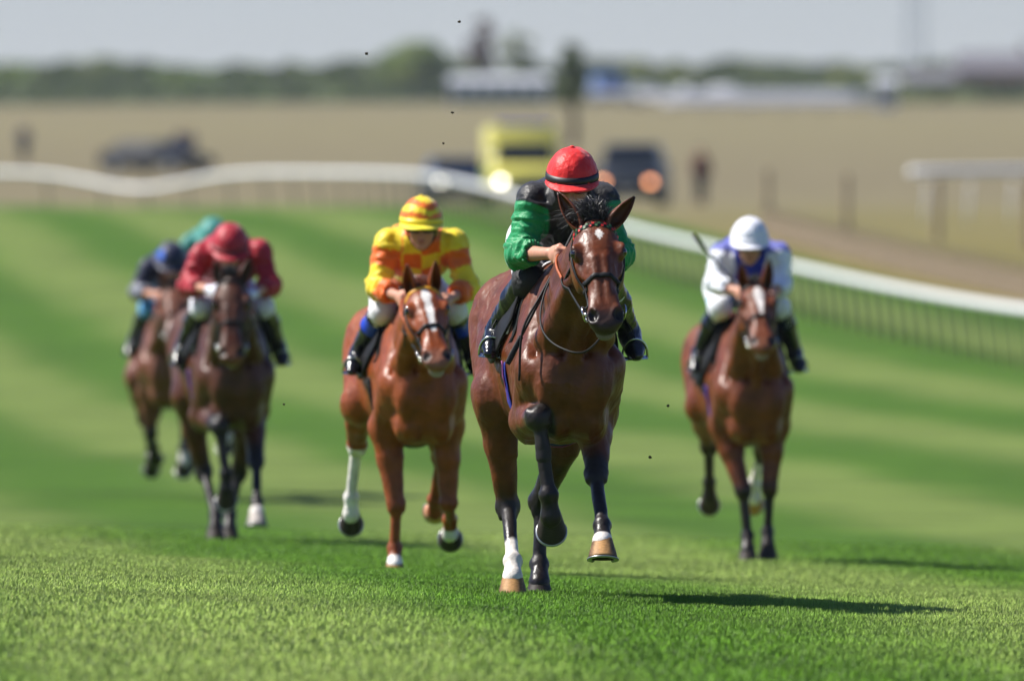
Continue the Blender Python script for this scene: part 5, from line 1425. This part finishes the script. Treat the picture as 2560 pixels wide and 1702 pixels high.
# ------------------------------------------------------------------ far buildings, mast
M_ROOF_W = mat('pale_roof', lin(198, 202, 208), rough=.6); M_WALL_W = mat('pale_wall', lin(206, 206, 208), rough=.8); M_WIN = mat('dim_window', lin(70, 92, 96), rough=.15)
M_BRICK = mat('far_brick', lin(160, 120, 104), rough=.9, var=.15); M_SLATE = mat('slate', lin(108, 106, 112), rough=.8)
def house(name, label, x, y, w_, d, hh, roof_h, wall_m, roof_m, nwin, cat='building', rz=0.0, win_h=.9, chim=0, group=None):
    t = empty(name, (x, y, gz(x, y)), rz); setp(t, label, cat, group)
    mb = MB(); mb.box((0, 0, hh / 2 - .5), (w_, d, hh + 1)); mb.build('wall', wall_m, t)
    r = MB(); e = .25; v = [(-w_ / 2 - e, -d / 2 - e, hh), (w_ / 2 + e, -d / 2 - e, hh), (w_ / 2 + e, d / 2 + e, hh), (-w_ / 2 - e, d / 2 + e, hh), (-w_ / 2 + .1, 0, hh + roof_h), (w_ / 2 - .1, 0, hh + roof_h), (-w_ / 2 - e, -d / 2 - e, hh - .12), (w_ / 2 + e, -d / 2 - e, hh - .12), (w_ / 2 + e, d / 2 + e, hh - .12), (-w_ / 2 - e, d / 2 + e, hh - .12)]
    r.add(v, [(0, 1, 5, 4), (2, 3, 4, 5), (1, 2, 5), (3, 0, 4), (6, 7, 1, 0), (7, 8, 2, 1), (8, 9, 3, 2), (9, 6, 0, 3), (9, 8, 7, 6)]); ro = r.build('roof', roof_m, t)
    for i in range(chim):
        c = MB(); c.box((w_ * (.3 - .6 * i), 0, hh + roof_h + .2), (.6, .5, 1.2)); c.build('chimney', M_BRICK, ro)
    for i in range(nwin):
        xx = -w_ / 2 + (i + .5) * w_ / nwin; ww = w_ / nwin * .6
        g = MB(); g.box((xx, -d / 2 - .02, hh * .52), (ww + .16, .06, win_h + .16)); f = g.build('window', wall_m, t)
        g = MB(); g.box((xx, -d / 2 - .06, hh * .52), (ww, .04, win_h)); g.build('pane', M_WIN, f)
    return t
house('pavilion', 'long low white building with a green lower half in the middle distance', -1.1, 1205, 8.4, 4, 1.9, .5, M_WALL_W, M_ROOF_W, 6)
g = MB(); g.box((0, -2.08, .38), (7.6, .05, .75)); g.build('plinth', mat('plinth_green', lin(70, 120, 108), rough=.7), bpy.data.objects['pavilion'])
house('house', 'far pinkish house with grey roof at the right edge', 45.5, 1330, 8, 6, 2.9, 1.8, M_BRICK, M_SLATE, 4, chim=1, group='houses at the right edge')
house('house', 'long far shed with slate roof left of the pinkish house', 38.8, 1325, 5, 6, 1.9, 1.1, M_SLATE, M_SLATE, 3, group='houses at the right edge')
house('kiosk', 'small far white kiosk standing alone right of the white rails', 26.5, 1010, 1.5, 1.5, 1.9, .5, M_WALL_W, M_ROOF_W, 1)
def mast(label, x, y, h):
    t = empty('lattice_mast', (x, y, gz(x, y))); setp(t, label, 'mast'); m = mat('galvanised', lin(150, 158, 170), rough=.5, metal=.2)
    w0, w1 = 2.6, .7; C = [(-1, -1), (1, -1), (1, 1), (-1, 1)]
    wz = lambda z: (w0 + (w1 - w0) * z / h) / 2
    for (a, b) in C: tube_obj('leg', [(a * wz(0), b * wz(0), -.5), (a * wz(h), b * wz(h), h)], .10, m, t, 6)
    for k in range(int(h / 2.5)):
        z, z2 = k * 2.5, (k + 1) * 2.5; mb = MB()
        for i in range(4):
            a, b = C[i], C[(i + 1) % 4]; mb.tube([(a[0] * wz(z), a[1] * wz(z), z), (b[0] * wz(z2), b[1] * wz(z2), z2)], .055, 5); mb.tube([(b[0] * wz(z), b[1] * wz(z), z), (a[0] * wz(z2), a[1] * wz(z2), z2)], .055, 5)
        mb.build('bracing', m, t)
    for z in (h * .8, h * .93):
        g = MB(); g.tube([(0, -.9, z), (0, -1.3, z)], .6, 14); g.build('dish', P_WHITE, t)
mast('tall pale lattice mast rising out of the top of the picture', 50.8, 1790, 46)

# ------------------------------------------------------------------ trees
M_BARK = mat('bark', lin(84, 70, 58), rough=.95, var=.3, var_scale=3)
def leaf_mat(name, c, c2):
    m = mat(name, attr=True, rough=.6, spec=.25); return m
M_LEAF = leaf_mat('leaves', None, None)
def tree(name, label, x, y, h, wdt, trunk_h, cols, nclump=26, nleaf=90, leaf=.16, seed=0, group=None, shape='round'):
    r = np.random.default_rng(seed); t = empty(name, (x, y, gz(x, y))); setp(t, label, 'tree', group)
    mb = MB(); rb = h * .035 + .03
    mb.tube(catmull([(0, 0, -.3), (.03 * h, 0, trunk_h * .6), (-.02 * h, .02, trunk_h + h * .25), (0, 0, h * .85)], 5), [rb * 1.3, rb, rb * .7, rb * .2], 8)
    cz, rz_ = (trunk_h + h) / 2, (h - trunk_h) / 2
    cen = []
    for i in range(nclump):
        d = nrm(r.normal(0, 1, 3)); k = r.random() ** .4
        p = V(d[0] * wdt / 2 * k, d[1] * wdt / 2 * k, cz + d[2] * rz_ * k)
        if shape == 'cone': p[:2] *= np.clip(1.25 - (p[2] - trunk_h) / (h - trunk_h), .1, 1)
        cen.append(p)
    for p in cen[::3]:
        z0 = trunk_h * .8 + r.random() * (p[2] - trunk_h) * .5 if p[2] > trunk_h else trunk_h * .7
        mb.tube(catmull([(0, 0, z0), p * .5 + V(0, 0, z0 * .5 + .1 * h * .2), p], 3), [rb * .4, rb * .25, rb * .08], 5)
    mb.build('trunk', M_BARK, t, True)
    cen = np.array(cen); n = nclump * nleaf; ci = np.repeat(np.arange(nclump), nleaf)
    cr = (wdt / 2) * (.24 + .2 * r.random(nclump)); dirs = r.normal(0, 1, (n, 3)); dirs /= np.linalg.norm(dirs, axis=1)[:, None]
    P = cen[ci] + dirs * (cr[ci] * r.random(n) ** .45)[:, None] * V(1, 1, .8)
    a = r.normal(0, 1, (n, 3)); a /= np.linalg.norm(a, axis=1)[:, None]; b = np.cross(a, dirs); b /= np.linalg.norm(b, axis=1)[:, None] + 1e-9
    s = leaf * (.6 + .8 * r.random(n))[:, None]
    v = np.stack([P - a * s, P - b * s * .6, P + a * s, P + b * s * .6], 1).reshape(-1, 3); k = np.arange(n)[:, None] * 4
    F = np.hstack([k, k + 1, k + 2, k + 3]); cc = np.array(cols)[r.integers(0, len(cols), nclump)][ci] * (.75 + .5 * r.random(n))[:, None]
    mesh_obj('crown', v, F, M_LEAF, t, col=np.repeat(cc, 4, 0), smooth_shade=False)
GRN = [lin(108, 130, 52), lin(94, 118, 46), lin(128, 140, 62)]; DGR = [lin(76, 92, 50), lin(90, 104, 56), lin(68, 84, 48)]; COP = [lin(112, 84, 84), lin(126, 98, 88), lin(96, 74, 78)]; OLV = [lin(134, 140, 68), lin(118, 128, 62), lin(104, 116, 56)]
tree('broadleaf_tree', 'round green tree standing above the hedge, left of the white building', -10.2, 1500, 6.3, 7.6, 1.2, GRN, 44, 110, .26, 11)
tree('broadleaf_tree', 'tall reddish brown tree rising behind the white building', -3.2, 1490, 8.8, 3.4, 2.0, COP, 30, 90, .22, 12)
tree('broadleaf_tree', 'dull green tree beside the reddish tree, behind the white building', .5, 1505, 6.8, 4.6, 1.2, OLV, 28, 90, .24, 13)
tree('conifer', 'dark slim tree on a bare trunk in the dry field, above the right ear', 2.9, 700, 5.1, 2.3, 2.1, DGR, 26, 110, .13, 14, None, 'cone')
# hedge and wood on the skyline
def woodland(label, x0, x1, y, h0, cols, seed, n, base=0.0):
    r = np.random.default_rng(seed)
    x = r.uniform(x0, x1, n); yy = y + r.normal(0, 14, n)
    top = h0 * (1 + .12 * vnoise(np.c_[x * .12, x * 0, x * 0 + seed], 3) + .14 * vnoise(np.c_[x * .5, x * 0, x * 0 + seed], 5))
    z = ground_z(x, yy) + base + r.random(n) ** .8 * top
    P = np.c_[x, yy, z]; a = r.normal(0, 1, (n, 3)); a /= np.linalg.norm(a, axis=1)[:, None]; b = np.cross(a, r.normal(0, 1, (n, 3))); b /= np.linalg.norm(b, axis=1)[:, None]
    s = (.34 * (.6 + .8 * r.random(n)))[:, None]
    v = np.stack([P - a * s, P - b * s * .8, P + a * s, P + b * s * .8], 1).reshape(-1, 3); k = np.arange(n)[:, None] * 4; F = np.hstack([k, k + 1, k + 2, k + 3])
    ci = np.clip(((vnoise(np.c_[x * .22, z * .4, yy * .05], seed + 9) + 1) / 2 * len(cols)).astype(int), 0, len(cols) - 1)
    cc = np.array(cols)[ci] * (.8 + .4 * r.random(n))[:, None]
    o = mesh_obj('woodland', v, F, M_LEAF, None, col=np.repeat(cc, 4, 0), smooth_shade=False); setp(o, label, 'woodland', None, 'stuff')
woodland('olive green belt of trees along the skyline, left half', -110, -2, 1540, 4.3, OLV + DGR + GRN, 3, 60000)
woodland('olive green belt of trees along the skyline, right half', 0, 110, 1560, 4.0, OLV + DGR + OLV, 4, 60000)
woodland('dark bushes along the foot of the skyline trees', -110, 110, 1515, 1.7, DGR, 5, 30000)
woodland('dark bushes behind the far right rails', 20, 60, 1280, 1.3, DGR, 6, 9000)

# ------------------------------------------------------------------ clods of turf kicked into the air
M_CLOD = mat('soil_clod', lin(64, 56, 40), rough=.95, var=.4, var_scale=60)
clods = [(-.63, 63.0, 2.68, .012, 'dark clod of turf in the sky at the top edge'), (-.66, 64.6, 2.44, .0075, 'small dark clod in the sky under the top clod'), (-.24, 64.4, 2.58, .007, 'small dark clod just left of the reddish tree'), (-.27, 64.3, 2.17, .007, 'tiny clod over the dry field left of the ambulance'),
         (-.31, 64.2, 2.03, .006, 'tiny clod left of the ambulance roof'), (.62, 63.8, .62, .007, 'tiny clod right of the bay foreleg'), (.70, 63.9, .85, .006, 'tiny clod between the bay and the red bay'), (-1.02, 63.6, .86, .005, 'tiny clod left of the chestnut chest')]
for i, (x, y, z, s, lb) in enumerate(clods):
    v, f = ball_geo((0, 0, 0), (s, s * .8, s * .9), 9, 7); v = v * (1 + .45 * vnoise(v / s * 1.3 + i * 7, i)[:, None])
    o = mesh_obj('turf_clod', v, f, M_CLOD); o.location = (x, y, z); setp(o, lb, 'clod', 'clods of turf in the air')

# ------------------------------------------------------------------ air
hz = MB(); hz.box((0, 9800, 26), (22000, 20200, 104)); hz_o = hz.build('haze', None); setp(hz_o, 'thin pale haze over the whole course', 'haze', None, 'stuff')
mh = bpy.data.materials.new('haze'); mh.use_nodes = True; th_ = mh.node_tree
for n in list(th_.nodes): th_.nodes.remove(n)
pv = th_.nodes.new('ShaderNodeVolumePrincipled'); pv.inputs['Density'].default_value = HAZE; pv.inputs['Color'].default_value = (.82, .91, 1.0, 1); pv.inputs['Anisotropy'].default_value = .15
ho = th_.nodes.new('ShaderNodeOutputMaterial'); th_.links.new(pv.outputs[0], ho.inputs['Volume']); hz_o.data.materials.append(mh)
